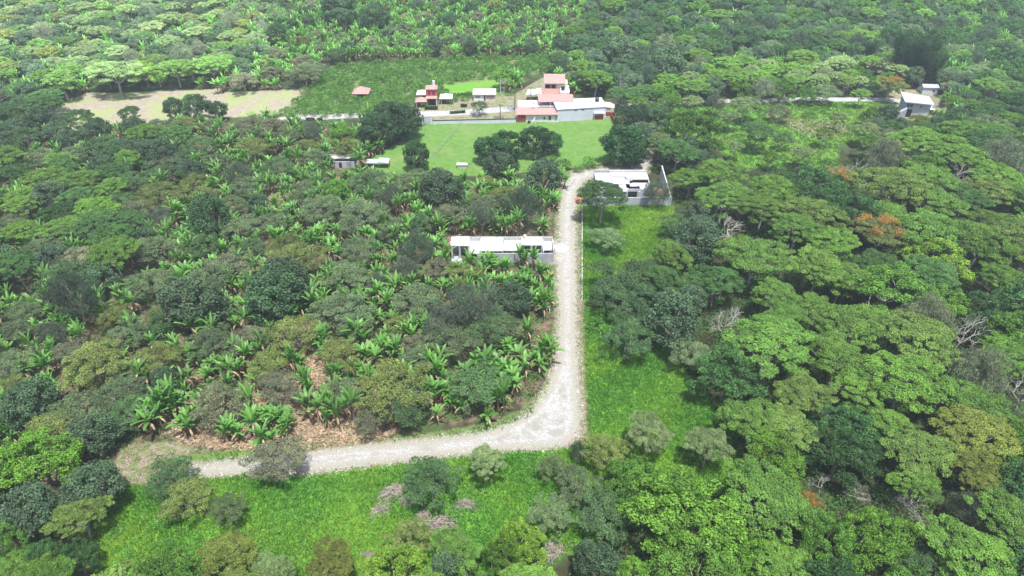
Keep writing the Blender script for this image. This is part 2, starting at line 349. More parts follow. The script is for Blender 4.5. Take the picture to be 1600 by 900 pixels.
def crown_clumps(kind, rng):
    """centres, radius, flattening of the leafy clumps"""
    ph = rng.uniform(0, 6.28, 4); K = []
    rim = lambda a: 1+0.13*math.sin(2*a+ph[0])+0.10*math.sin(3*a+ph[1])+0.08*math.sin(5*a+ph[2])
    if kind == 'umbrella':
        n = 100
        for i in range(n):
            r = 5.3*math.sqrt((i+0.5)/n); a = i*2.39996+rng.normal()*0.2; q = r*rim(a)
            z = 6.3+1.75*(1-(r/5.6)**2)+rng.normal()*0.22
            K.append((q*math.cos(a), q*math.sin(a), z, rng.uniform(0.5, 0.92), 0.38))
        for i in range(14):
            a = rng.uniform(0, 6.28); r = rng.uniform(2.5, 5.2); K.append((r*math.cos(a), r*math.sin(a), rng.uniform(4.6, 5.8), rng.uniform(0.6, 1.0), 0.4))
    elif kind == 'feathery':
        n = 58
        for i in range(n):
            r = 4.1*math.sqrt((i+0.5)/n); a = i*2.39996+rng.normal()*0.35; q = r*rim(a)*1.05
            z = 3.4+1.7*(1-(r/4.4)**2)+rng.normal()*0.28
            K.append((q*math.cos(a), q*math.sin(a), z, rng.uniform(0.45, 1.0), 0.45))
        for i in range(16):
            a = rng.uniform(0, 6.28); r = rng.uniform(1.5, 4.0); K.append((r*math.cos(a), r*math.sin(a), rng.uniform(1.8, 3.2), rng.uniform(0.5, 0.8), 0.6))
    elif kind == 'dense':
        for i in range(75):
            d = rdir(rng, 1, -0.75)[0]; rr = rng.uniform(0.78, 1.0)*3.1*rim(math.atan2(d[1], d[0])); K.append((d[0]*rr, d[1]*rr, 3.9+d[2]*2.7, rng.uniform(0.5, 0.95), 0.85))
    elif kind == 'leafy':
        lobes = [(0, 0, 6.6, 2.3)]+[(3.0*math.cos(a), 3.0*math.sin(a), rng.uniform(4.6, 6.2), rng.uniform(1.5, 2.2)) for a in np.arange(0, 6.28, 1.05)+rng.uniform(0, 1)]
        lobes += [(4.3*math.cos(a), 4.3*math.sin(a), rng.uniform(2.8, 4.2), rng.uniform(1.0, 1.5)) for a in np.arange(0, 6.28, 1.26)+rng.uniform(0, 1)]
        for (x, y, z, r) in lobes:
            for i in range(int(8+r*7)):
                d = rdir(rng, 1, -0.35)[0]; K.append((x+d[0]*r*0.85, y+d[1]*r*0.85, z+d[2]*r*0.75, rng.uniform(0.4, 0.75), 0.75))
    elif kind == 'wispy':
        for i in range(85):
            d = rdir(rng, 1, -0.6)[0]; rr = rng.uniform(0.45, 1.0)*2.9*rim(math.atan2(d[1], d[0])); K.append((d[0]*rr, d[1]*rr, 4.6+d[2]*3.2*rng.uniform(0.6, 1), rng.uniform(0.5, 0.85), 1.0))
    elif kind == 'bush':
        for i in range(20):
            d = rdir(rng, 1, 0.0)[0]; K.append((d[0]*1.0, d[1]*1.0, 0.45+d[2]*0.8, rng.uniform(0.3, 0.5), 0.8))
    return np.array(K)
SPEC = {  # leaf length, width, leaves per clump, up bias, radius, centre height, bark
 'umbrella': (0.27, 0.14, 250, 1.0, 6.0, 7.4), 'feathery': (0.28, 0.11, 190, 0.8, 4.6, 4.3), 'dense': (0.33, 0.18, 170, 0.4, 3.5, 4.2),
 'leafy': (0.28, 0.155, 165, 0.5, 5.3, 5.6), 'wispy': (0.30, 0.055, 200, 0.1, 3.2, 4.8), 'bush': (0.22, 0.12, 90, 0.5, 1.4, 0.9)}
def tree_geo(kind, seed, lod=1.0):
    rng = np.random.default_rng(seed); K = crown_clumps(kind, rng)
    L, Wd, npc, up, RR, hc = SPEC[kind]
    Cs, Ns, lvs = [], [], []
    for (x, y, z, r, fl) in K:
        n = max(6, int(npc*(r/0.9)**1.6/lod**2)); d = rdir(rng, n, -0.55)
        rad = rng.uniform(0.55, 1.0, n)**0.5*r*(1+0.18*np.sin(d[:, 0]*7+d[:, 1]*9+x))
        p = np.stack([x+d[:, 0]*rad, y+d[:, 1]*rad, z+d[:, 2]*rad*fl], 1)
        N = d*np.array([1, 1, 1/fl])*0.5+np.array([0, 0, up])+rng.normal(size=(n, 3))*0.55
        Cs.append(p); Ns.append(N); lvs.append(np.clip(rng.random(n)*0.55+rng.random()*0.45, 0, 1))
    C = np.concatenate(Cs); N = np.concatenate(Ns); lv = np.concatenate(lvs)
    V, F_, lv = leaves(C, N, L*lod, Wd*lod, rng, 0.6 if kind == 'wispy' else 0.12, lv)
    # trunk
    tb = MB(); zf = hc*0.42; lean = rng.normal(size=2)*0.35
    if kind != 'bush':
        r0 = {'umbrella': 0.26, 'feathery': 0.17, 'dense': 0.28, 'leafy': 0.26, 'wispy': 0.2}[kind]
        tb.tube([(0, 0, -0.3), (0, 0, 0.3), (lean[0]*0.5, lean[1]*0.5, zf*0.55), (lean[0], lean[1], zf)], [r0*1.5, r0*1.1, r0*0.9, r0*0.75], 7)
        top = np.array([lean[0], lean[1], zf-0.1])
        nl = 6; mains = []
        for i in range(nl):
            a = 6.28*i/nl+rng.normal()*0.3; q = RR*0.42; e = np.array([q*math.cos(a), q*math.sin(a), hc*0.80+rng.normal()*0.2])
            m = (top+e)/2+np.array([0, 0, -0.25])+rng.normal(size=3)*0.2
            tb.tube([top, m, e], [r0*0.5, r0*0.36, r0*0.24], 5); mains.append(e)
        for k in K[rng.permutation(len(K))[:30]]:
            e = k[:3]-np.array([0, 0, 0.1]); s0 = min(mains, key=lambda q: np.linalg.norm(q-e)); m = (s0+e)/2+rng.normal(size=3)*0.25
            tb.tube([s0, m, e], [r0*0.2, r0*0.13, 0.025], 4)
    return (V, F_, lv), tb
def bare_geo(seed, size=1.0):
    rng = np.random.default_rng(seed); tb = MB()
    def grow(p, d, L, r, k):
        e = p+d*L; m = (p+e)/2+rng.normal(size=3)*L*0.09
        tb.tube([p, m, e], [r, r*0.85, r*0.68], 5 if k < 2 else 3)
        if k >= 6: return
        for i in range(3 if k < 4 else 2):
            nd = d+rng.normal(size=3)*0.62; nd[2] = abs(nd[2])*0.7+0.12; nd /= np.linalg.norm(nd)
            grow(e, nd, L*rng.uniform(0.62, 0.82), r*0.64, k+1)
    grow(np.array([0, 0, -0.2]), np.array([0.05, 0, 1.0]), 2.6, 0.15, 0)
    return tb
def pile_geo(seed):
    rng = np.random.default_rng(seed); tb = MB()
    for i in range(150):
        a = rng.uniform(0, 6.28); c = np.array([rng.normal()*0.7, rng.normal()*0.5, 0]); r = np.linalg.norm(c)
        c[2] = max(0.08, 0.75-0.5*r)*rng.uniform(0.3, 1); d = np.array([math.cos(a), math.sin(a), rng.normal()*0.35]); L = rng.uniform(0.5, 1.3)
        tb.tube([c-d*L/2, c+rng.normal(size=3)*0.06, c+d*L/2], [0.035, 0.028, 0.012], 3)
    return tb
def banana_geo(seed, stems=3):
    rng = np.random.default_rng(seed); V, Fc, lv, mi = [], [], [], []; nv = 0; dryV, dryF = [], []; ndv = 0
    tb = MB()
    for s in range(stems):
        a0 = rng.uniform(0, 6.28); rb = 0.0 if s == 0 else rng.uniform(0.5, 1.1); h = rng.uniform(1.9, 2.9)*(1 if s == 0 else rng.uniform(0.55, 1))
        bx, by = rb*math.cos(a0), rb*math.sin(a0); lean = rng.normal(size=2)*0.18
        top = np.array([bx+lean[0], by+lean[1], h])
        tb.tube([(bx, by, -0.15), (bx+lean[0]*0.4, by+lean[1]*0.4, h*0.5), tuple(top)], [0.15, 0.12, 0.08], 6)
        nl = 9
        for i in range(nl+3):
            dry = i >= nl
            a = i*2.4+rng.uniform(-0.3, 0.3); L = rng.uniform(1.6, 2.4)*(h/2.5)**0.5; wd = rng.uniform(0.19, 0.28)
            el = R(rng.uniform(66, 86)) if i < 4 else R(rng.uniform(35, 68))
            if dry: el = R(rng.uniform(-10, 20)); wd *= 0.55; L *= 0.8
            seg = 7; p = top.copy(); p[2] -= 0.1*i*0.25; hx, hy = math.cos(a), math.sin(a); pts = []
            e = el; curl = R(rng.uniform(5, 13)) if not dry else R(26)
            for k in range(seg+1):
                pts.append(p.copy()); st = L/seg; p = p+np.array([hx*math.cos(e), hy*math.cos(e), math.sin(e)])*st; e = max(e-curl*(0.3+k/seg), R(-88))
            side = np.array([-hy, hx, 0]); ring = []
            for k, q in enumerate(pts):
                t = k/seg; w = wd*(0.12 if k == 0 else math.sin(math.pi*min(0.98, 0.12+0.86*t))**0.6)*(1+rng.normal()*0.10)
                up = np.array([0, 0, 0.35*w]) if not dry else np.array([0, 0, -0.3*w])
                ring.append((q-side*w+up, q, q+side*w+up))
            base = [r for tri in ring for r in tri]; fs = []
            for k in range(seg):
                if rng.random() < 0.93: fs.append((k*3, k*3+1, k*3+4, k*3+3))
                if rng.random() < 0.93: fs.append((k*3+1, k*3+2, k*3+5, k*3+4))
            fs = np.array(fs)
            if dry: dryV += base; dryF.append(fs+ndv); ndv += len(base)
            else:
                V += base; Fc.append(fs+nv); nv += len(base); q = rng.uniform(0.1, 0.85)+(0.15 if i < 2 else 0)
                lv += [v for k in range(seg+1) for v in (q, min(1, q+0.25), q*0.85)]
    return (np.array(V), np.concatenate(Fc), np.array(lv)), (np.array(dryV), np.concatenate(dryF)), tb
def bamboo_geo(seed):
    rng = np.random.default_rng(seed); Cs, Ns = [], []; tb = MB()
    for s in range(46):
        a = rng.uniform(0, 6.28); r = rng.uniform(0, 1.3); h = rng.uniform(9, 13); out = rng.uniform(1.0, 3.4)
        pts = []
        for k in range(9):
            t = k/8; pts.append(np.array([(r+out*t**2.2)*math.cos(a), (r+out*t**2.2)*math.sin(a), h*(t-0.16*t**4)]))
        tb.tube(pts, [0.06*(1-0.8*k/8) for k in range(9)], 4)
        for k in range(2, 9):
            n = 60; c = pts[k]+rng.normal(size=(n, 3))*np.array([0.42, 0.42, 0.6]); Cs.append(c); Ns.append(rng.normal(size=(n, 3))+np.array([math.cos(a), math.sin(a), 0.6]))
    C = np.concatenate(Cs); N = np.concatenate(Ns); return leaves(C, N, 0.36, 0.09, rng, 0.5), tb
def palm_geo(seed):
    rng = np.random.default_rng(seed); tb = MB(); tb.tube([(0, 0, -0.2), (0.1, 0, 2.5), (0.15, 0.05, 5.0)], [0.2, 0.15, 0.13], 7)
    V, Fs, lv = [], [], []; n = 0
    for i in range(18):
        a = i*2.4; e = R(rng.uniform(5, 70)); p = np.array([0.15, 0.05, 5.0]); hx, hy = math.cos(a), math.sin(a); side = np.array([-hy, hx, 0])
        for k in range(14):
            p = p+np.array([hx*math.cos(e), hy*math.cos(e), math.sin(e)])*0.18; e -= R(9); w = 0.55*math.sin(math.pi*(k+1.5)/16)
            for sg in (-1, 1):
                q = p+side*sg*w+np.array([hx, hy, 0])*0.15-np.array([0, 0, 0.25*w])
                V += [p, p+np.array([hx*0.05, hy*0.05, 0]), q, q-np.array([hx, hy, 0])*0.02]; Fs.append([n, n+1, n+2, n+3]); n += 4; lv += [rng.random()]*4
    return (np.array(V), np.array(Fs), np.array(lv)), tb
# protos: kind -> list of dict(crown, trunk, whole, low)
NV = {'umbrella': 8, 'feathery': 7, 'dense': 4, 'leafy': 6, 'wispy': 3, 'bush': 3}
PROTO = {}
def tbarr(tb):
    f4 = np.array([f for f in tb.f if len(f) == 4], int).reshape(-1, 4)
    return np.array(tb.v, float).reshape(-1, 3), f4
for ki, (k, nv) in enumerate(NV.items()):
    PROTO[k] = []
    for s in range(nv):
        (V, F_, lv), tb = tree_geo(k, 100*ki+s)
        mat = M['leaf_fine'] if k in ('feathery', 'wispy') else M['leaf']
        d = {'crown': npmesh('crown', V, F_, [mat], attrs={'lv': lv})}
        if k != 'bush':
            bark = M['bark_pale'] if (k == 'umbrella' or s % 3 == 1) else M['bark']
            d['trunk'] = tb.mesh('trunk', bark)
            tv, tf = tbarr(tb)
            d['whole'] = npmesh('tree', np.concatenate([V, tv]), np.concatenate([F_, tf+len(V)]), [mat, bark],
                                np.concatenate([np.zeros(len(F_)), np.ones(len(tf))]), {'lv': np.concatenate([lv, np.full(len(tv), 0.5)])})
        (V, F_, lv), _ = tree_geo(k, 100*ki+s, 2.3); d['low'] = (V, F_, lv)
        PROTO[k].append(d)
PROTO['bare'] = []
for s in range(4):
    tb = bare_geo(900+s); tv, tf = tbarr(tb); PROTO['bare'].append({'crown': tb.mesh('branches', M['bark_pale']), 'low': None})
PROTO['banana'] = []
for s in range(7):
    (V, F_, lv), (dv, df), tb = banana_geo(700+s, [1, 2, 3, 3, 4, 4, 5][s]); tv, tf = tbarr(tb)
    nV = np.concatenate([V, dv, tv]); nF = np.concatenate([F_, df+len(V), tf+len(V)+len(dv)])
    mi = np.concatenate([np.zeros(len(F_)), np.ones(len(df)+len(tf))]); l2 = np.concatenate([lv, np.full(len(dv)+len(tv), 0.3)])
    PROTO['banana'].append({'leaves': npmesh('leaves', V, F_, [M['banana']], attrs={'lv': lv}), 'dry': npmesh('dry_leaves', dv, df, [M['dry']]), 'stem': tb.mesh('stem', M['dry']),
        'whole': npmesh('banana_plant', nV, nF, [M['banana'], M['dry']], mi, {'lv': l2}), 'low': (nV, nF, l2), 'lowmi': mi})
SPEC['banana'] = (0, 0, 0, 0, 1.9, 2.3); SPEC['bare'] = (0, 0, 0, 0, 4.6, 6.0); SPEC['bamboo'] = (0, 0, 0, 0, 4.0, 7.0)
(bV, bF, bl), btb = bamboo_geo(5); PROTO['bamboo'] = [{'crown': npmesh('crown', bV, bF, [M['leaf']], attrs={'lv': bl}), 'trunk': btb.mesh('culms', M['bark'])}]
(pV, pF, pl_), ptb = palm_geo(6); PROTO['palm'] = [{'crown': npmesh('crown', pV, pF, [M['leaf']], attrs={'lv': pl_}), 'trunk': ptb.mesh('trunk', M['bark'])}]
SPEC['palm'] = (0, 0, 0, 0, 2.2, 5.0)
# bloom clusters for the orange-topped trees
def bloom_mesh(seed, zc, spread, n=7):
    rng = np.random.default_rng(seed); Cs = []
    for i in range(n):
        a = rng.uniform(0, 6.28); r = rng.uniform(0.1, 1)*spread; c = np.array([r*math.cos(a), r*math.sin(a), zc+1.3*(1-(r/spread)**2)+rng.normal()*0.2])
        Cs.append(c+rng.normal(size=(420, 3))*np.array([0.6, 0.6, 0.35]))
    C = np.concatenate(Cs); V, F_, lv = leaves(C, rng.normal(size=C.shape)+np.array([0, 0, 1.0]), 0.22, 0.13, rng); return npmesh('blossoms', V, F_, [M['orange']], attrs={'lv': lv})
BLOOM = [bloom_mesh(1, 7.55, 4.6, 7), bloom_mesh(2, 7.5, 3.8, 7)]
# ------------------------------------------------------------------ colours of the foliage
COL = {
 'U': (0.094, 0.182, 0.034), 'Ub': (0.105, 0.205, 0.034), 'Uo': (0.112, 0.175, 0.040), 'Ud': (0.058, 0.125, 0.036), 'Up': (0.15, 0.215, 0.085), 'Uy': (0.13, 0.165, 0.035),
 'O': (0.094, 0.140, 0.066), 'Oy': (0.118, 0.152, 0.044), 'Ob': (0.120, 0.135, 0.078), 'Og': (0.064, 0.120, 0.046), 'Op': (0.115, 0.165, 0.075),
 'D': (0.046, 0.096, 0.040), 'Dg': (0.066, 0.112, 0.060), 'Dk': (0.038, 0.098, 0.034),
 'L': (0.075, 0.165, 0.026), 'Lb': (0.098, 0.205, 0.026), 'Ld': (0.044, 0.105, 0.032), 'Ly': (0.125, 0.205, 0.028),
 'W': (0.075, 0.105, 0.070), 'Wd': (0.055, 0.088, 0.056), 'Wp': (0.12, 0.15, 0.09),
 'B': (0.3, 0.3, 0.3), 'X': (0.11, 0.14, 0.045), 'N': (0.084, 0.198, 0.038), 'S': (0.085, 0.20, 0.035), 'T': (0.055, 0.112, 0.038), 'M': (0.022, 0.06, 0.025)}
KIND = {'U': 'umbrella', 'O': 'feathery', 'D': 'dense', 'L': 'leafy', 'W': 'wispy', 'B': 'bare', 'X': 'umbrella', 'N': 'banana', 'S': 'bush', 'T': 'umbrella', 'M': 'bamboo'}
CWORD = {'U': 'mid green', 'Ub': 'bright green', 'Uo': 'olive', 'Ud': 'dark green', 'Up': 'pale green', 'Uy': 'yellowish', 'O': 'grey-green', 'Oy': 'yellow-olive', 'Ob': 'brownish', 'Og': 'dull green',
 'Op': 'pale olive', 'D': 'dark', 'Dg': 'grey-green', 'Dk': 'deep green', 'L': 'fresh green', 'Lb': 'vivid green', 'Ld': 'dark green', 'Ly': 'yellow-green', 'W': 'grey', 'Wd': 'dark grey-green', 'Wp': 'pale grey',
 'B': 'leafless', 'X': 'orange-topped', 'N': 'green', 'S': 'low green', 'T': 'dark', 'M': 'dark'}
# hand-surveyed trees: (x, y of crown centre in the photo, crown width, type)
TREES = '''
325 335 75 D;255 297 80 Oy;125 400 72 Ob;122 275 60 U;32 300 48 Ub;32 355 60 Ub;140 297 48 O;175 262 52 Ud;100 425 85 Og;237 385 72 O;385 287 55 O;375 350 60 O;362 410 80 Ob;320 437 88 O;390 385 52 Og;212 325 58 Ob;337 250 46 O;260 255 50 O;90 327 60 Ud
690 295 74 Dg;650 240 48 Dk;575 282 75 Og;525 295 50 L;500 322 72 O;560 330 85 O;455 400 92 Oy;652 387 58 Wd;443 440 88 Dg;645 278 55 O;745 317 62 O;815 318 62 Wd;612 357 52 O;560 385 66 O;682 415 56 Ob;780 258 50 Dg;850 275 62 Dg
942 298 84 T;1026 300 40 W;948 368 54 Op;970 350 15 S;918 250 26 S;975 432 105 Og;1087 375 80 Dg;1120 430 85 Ud;1130 262 85 U;1010 420 60 Og
1382 357 92 X;1312 274 62 X;1465 400 105 Ly;1532 362 60 B;1470 310 90 U;1450 270 100 U;1512 240 100 U;1275 325 100 Uo;1250 350 90 U;1282 410 100 U;1320 425 90 U;1387 330 80 U;1370 405 75 Ud;1562 342 75 U;1575 430 85 U;1215 455 80 U
940 555 28 S;930 505 34 S;950 515 40 S;945 490 40 S;965 530 34 S;1082 550 70 Op;1052 527 50 B;1137 500 75 B;1050 495 95 Dg;975 462 100 Og;1140 580 115 Ld;1180 650 105 U;1015 668 80 Up
1420 585 140 Ub;1440 520 130 Uo;1335 500 115 U;1218 500 85 U;1275 480 85 U;1312 550 100 U;1470 470 85 Lb;1535 485 95 Ld;1580 550 100 Ub;1520 620 110 U;1525 665 120 Uy;1400 665 90 U;1512 572 60 W;1345 600 85 Ub;1257 610 95 Uo;1230 660 100 Uo;1330 665 115 Ld
1210 720 115 Lb;1315 700 110 Ld;1440 700 110 Uo;1525 712 90 Uy;1432 745 75 U;1340 762 52 B;1287 752 42 B;1267 785 50 X;1540 752 65 Uy;1440 790 62 B;1375 830 120 Lb;1295 835 95 L;1520 855 135 Ub;1230 885 105 Ub;1437 878 80 Og;1510 795 60 W
1070 795 185 Lb;1090 890 150 L;1172 860 95 Lb;905 752 72 Op;945 800 100 Og;865 728 50 Op;860 800 75 Op;815 840 82 Ly;935 880 75 Dg;990 897 62 Lb;905 704 34 Wd;1108 688 75 Up;945 700 70 Oy
432 712 90 Ob;672 745 95 Og;760 715 62 Up;515 872 85 Uy;610 890 115 Ly;640 838 75 Oy;712 855 85 U;790 860 70 Lb;705 888 70 Dg;425 890 75 Up;700 700 1 S
55 715 130 Lb;145 760 88 Dg;45 800 95 Dg;118 800 85 Uo;265 740 80 Og;290 775 78 Oy;355 790 60 Op;15 835 80 L;15 885 70 Ub;200 862 26 S;350 868 105 Uy;225 885 30 S;180 830 26 S;260 850 28 S;120 870 60 Ld;60 870 60 Ld
300 470 95 Dg;112 460 85 Wd;250 515 45 Dk;145 565 105 Oy;190 610 85 O;120 640 100 O;245 555 80 Oy;330 530 75 O;18 515 60 O;342 625 95 Ob;20 605 60 Oy;90 665 100 Oy;200 640 70 Og
425 460 95 D;530 480 95 O;460 515 90 Oy;555 500 70 O;650 465 85 O;737 475 80 W;622 505 50 Oy;650 535 50 Ob;707 530 80 O;770 505 85 Og;795 465 60 Dg;615 600 125 Oy;650 560 60 O;632 628 85 Og;540 610 70 Op;580 650 60 Ob;690 500 60 W
118 180 60 Ud;60 188 50 Dg;270 168 34 D;305 165 42 D;340 172 28 D;200 172 38 Ud;175 105 85 Up;272 100 60 U;330 95 62 U;378 122 48 Ob;225 110 50 Ly
433 50 33 D;425 110 38 Ob;475 110 60 O;585 25 50 D;530 10 60 D;545 75 25 D;590 198 56 D;625 185 62 D;575 208 40 D;640 195 40 D;605 180 50 D;790 115 42 L;748 163 28 Op;535 207 38 Lb;545 228 50 Oy
837 218 50 Dk;790 230 62 Dk;765 232 44 Dk;862 222 36 Dk;975 222 66 Dk;990 240 40 Dk;1085 195 95 L;1000 157 40 U;1030 185 42 Dg;1082 155 38 Up;1118 160 30 Wp;1165 158 50 Up;1140 178 35 Up;1185 200 56 T;1220 172 38 Ob;912 100 48 U;970 80 58 Dg;1040 100 70 Dg;1225 215 34 Og;1255 235 36 Up;1150 225 30 Up;1205 240 28 U;1290 205 30 Uo;1310 180 30 Up;1265 178 24 S
1392 55 40 Dk;1347 143 30 U;1290 140 45 O;1395 128 45 X;1395 195 40 Ud;1440 185 34 Uy;1385 180 36 Dg;880 255 30 S;905 262 20 S;925 258 20 S;860 250 30 S'''
TREES = [(float(a), float(b), float(c), d) for a, b, c, d in (s.split() for s in TREES.replace('\n', ';').split(';') if s.strip())]
TREES = [t for t in TREES if t[2] > 5]
BANANAS = '''725 590;735 575;810 555;795 570;822 575;760 570;435 487;445 495;547 535;560 525;597 545;610 535;410 550;462 565;587 467;680 610;700 605;417 640;430 650;512 625;485 640;445 660;280 600;290 590;250 635;240 645;95 500;110 495;175 488;190 480;212 525;75 620;90 610;45 572;337 495;350 490;740 440;760 445;780 440;800 432;820 440;840 445;815 400;735 420;716 412;770 400;700 345;690 355;710 350;720 330;655 340;640 350;500 365;480 375;300 390;320 380;520 430;540 440;560 430;600 445;620 450;640 440;130 680;845 555;470 480;380 500;400 490;395 520'''
BANANAS = [tuple(float(q) for q in s.split()) for s in BANANAS.split(';')]
items = []      # dict(kind, code, x, y, r(adius), rot, px size)
rng = np.random.default_rng(11); random.seed(11)
def add_item(x, y, r, code, sz=None, hand=False):
    k = KIND[code[0]]; s = r/SPEC[k][4]
    if sz is None: sz = {'umbrella': 0.35+0.6*s, 'feathery': 0.4+0.55*s, 'leafy': 0.35+0.6*s, 'dense': 0.25+0.75*s}.get(k, s)
    z = float(gz(x, y)); pz = proj(x, y, z+SPEC[k][5]*sz)
    items.append(dict(kind=k, code=code, x=x, y=y, z=z, r=r, s=s, sz=sz, px=pz[0], py=pz[1], w=2*r*F/pz[2], hand=hand))
for (px, py, w, code) in TREES:
    k = KIND[code[0]]; sz = 0.9
    for _ in range(4):
        p = at(px, py, SPEC[k][5]*sz); r = w/2*depth(p)/F; s = r/SPEC[k][4]
        sz = {'umbrella': 0.35+0.6*s, 'feathery': 0.4+0.55*s, 'leafy': 0.35+0.6*s, 'dense': 0.25+0.75*s}.get(k, s)
        if code == 'T': sz = s*1.12
    add_item(p[0], p[1], r, code, sz, True)
# ------------------------------------------------------------------ what stays open: photo outlines of ground and houses that no crown covers
OPEN = [[(250,704),(480,694),(560,688),(560,700),(480,712),(250,732)], P_ROAD, P_PAD, [(916,490),(955,535),(1010,575),(1075,640),(1110,690),(1060,700),(1120,720),(1010,720),(960,715),(930,770),(880,775),(830,790),(740,830),(600,835),(560,850),(440,855),(390,850),(260,830),(200,830),(190,780),(300,755),(400,745),(640,722),(800,704),(905,698)],
        [(909,322),(1042,322),(1030,355),(1000,385),(955,410),(914,440)], P_FIELD, [(85,172),(135,147),(345,140),(338,158),(365,176),(230,190),(100,198)], [(330,148),(480,140),(443,174),(352,180)],
        [(440,180),(520,106),(640,96),(860,88),(865,108),(795,122),(790,150),(640,168),(556,180)], P_YARD, [(478,179),(552,177),(552,186),(478,188)], [(700,372),(870,372),(870,413),(742,413),(700,395)],
        [(905,258),(1050,258),(1052,322),(905,322)], [(1050,168),(1340,161),(1335,245),(1160,265),(1110,238),(1060,205)], [(1235,152),(1385,150),(1385,160),(1235,162)], [(1386,145),(1445,132),(1475,140),(1460,180),(1430,188),(1390,182)],
        [(1355,100),(1390,100),(1390,110),(1355,110)],[(1335,130),(1380,130),(1380,142),(1335,142)], P_DIRT, [(515,250),(605,250),(605,263),(515,263)], [(470,690),(560,680),(640,672),(760,660),(815,640),(850,600),(850,540),(862,480),(862,440),(876,440),(876,560),(800,672),(560,697),(470,705)],
        [(430,640),(480,620),(510,650),(520,690),(440,695)]]
def open_at(px, py):
    m = np.zeros(np.shape(px), bool)
    for p in OPEN: m |= inpoly(px, py, p)
    return m
def blocked(x, y, r, h, hc):
    z = float(gz(x, y)); a = np.linspace(0, 6.28, 8, endpoint=False)
    X_ = np.concatenate([[x, x], x+0.8*r*np.cos(a)]); Y_ = np.concatenate([[y, y], y+0.8*r*np.sin(a)]); Z_ = np.concatenate([[z, z+h], np.full(8, z+hc)])
    px, py, _ = proj(X_, Y_, Z_); return bool(open_at(px, py).any())
def zone(px, py):
    if py < 132 and px < 400+ (132-py)*0.2: return 'farL' 
    if py < 98 and px < 870 - py*0.6+60: return 'farC'
    if 1010 < px < 1420 and 118 < py < 262: return 'past'
    if py < 240 and px > 850: return 'farR'
    if py < 240 and px < 700: return 'left' if px > 250 else 'leftD'
    if px < 880 and py < 700: return 'leftD' if px < 330-(py-240)*0.35*2 and py < 480 else 'left'
    if px >= 880 and py < 700: return 'right' if px > 1100 else 'rightE'
    return 'bottomR' if px > 860 else 'bottomL'
MIX = {'farL': (['Up', 'Oy', 'O', 'Dg', 'D', 'Uy', 'Wp', 'Op', 'U', 'Ud'], [5, 3, 3, 5, 3, 3, 2, 4, 3, 3], (2.6, 4.6)),
       'farC': (['O', 'Ob', 'D', 'Dg', 'Oy', 'Uy'], [5, 3, 3, 3, 2, 1], (2.2, 3.8)),
       'farR': (['Ud', 'U', 'Dg', 'D', 'O', 'Ld', 'L', 'Wd', 'Ob'], [6, 4, 5, 4, 3, 4, 2, 2, 1], (2.6, 5.0)),
       'past': (['Up', 'U', 'L', 'Wp', 'Ub', 'Dg', 'Uo'], [5, 4, 2, 1, 3, 1.5, 2], (2.2, 4.2)),
       'left': (['O', 'Oy', 'Ob', 'Og', 'Dg', 'W'], [6, 4, 3, 3, 1, 1], (2.4, 4.2)),
       'leftD': (['U', 'Ub', 'Ud', 'O', 'Dg', 'Og'], [4, 2, 4, 3, 3, 3], (3.0, 5.2)),
       'right': (['U', 'Ub', 'Uo', 'Ud', 'L', 'Ld', 'B', 'Uy', 'Wp'], [9, 4, 4, 4, 1.5, 3, 2.2, .6, .8], (4.2, 7.2)),
       'rightE': (['Dg', 'Og', 'Ud', 'U', 'Uo'], [3, 3, 3, 3, 2], (3.0, 5.2)),
       'bottomR': (['L', 'Lb', 'Ld', 'U', 'Ub'], [4, 4, 3, 4, 3], (3.2, 5.4)),
       'bottomL': (['Ub', 'L', 'Uo', 'Dg', 'Ld'], [3, 3, 3, 2, 2], (3.0, 4.8))}
cellsz = 6.0; grid = {}
def gput(it):
    grid.setdefault((int(it['x']//cellsz), int(it['y']//cellsz)), []).append(it)
def near(x, y, rad):
    n = int(rad//cellsz)+1; i, j = int(x//cellsz), int(y//cellsz)
    for a in range(i-n, i+n+1):
        for b in range(j-n, j+n+1):
            yield from grid.get((a, b), ())
for it in items: gput(it)
def try_tree(x, y, rlo, rhi, code, pack):
    k = KIND[code[0]]; r = rng.uniform(rlo, rhi)
    for it in near(x, y, r+7):
        if it['kind'] == 'bush': continue
        if math.hypot(it['x']-x, it['y']-y) < pack*(r+it['r']): return False
    sz = 0.4+0.55*r/SPEC[k][4]
    if blocked(x, y, r, SPEC[k][5]*sz*1.2, SPEC[k][5]*sz): return False
    add_item(x, y, r, code); gput(items[-1]); return True
def frustum_point():
    while True:
        y = rng.uniform(28, 300); x = rng.uniform(-225, 225); z = float(gz(x, y)); px, py, _ = proj(x, y, z)
        if -90 < px < 1690 and -60 < py < 1010: return x, y, px, py
for n in range(26000):
    x, y, px, py = frustum_point(); zn = zone(px, py)
    codes, wts, (lo, hi) = MIX[zn]; wts = np.array(wts, float); code = codes[rng.choice(len(codes), p=wts/wts.sum())]
    pack = {'left': 0.82, 'farC': 1.15, 'farL': 0.70, 'right': 0.60}.get(zn, 0.66)
    if zn == 'left' and n > 6200 : continue
    if zn == 'farC' and n > 6000: continue
    if KIND[code[0]] in ('dense', 'wispy', 'bare'): lo, hi = lo*0.8, hi*0.72
    try_tree(x, y, lo, hi, code, pack)
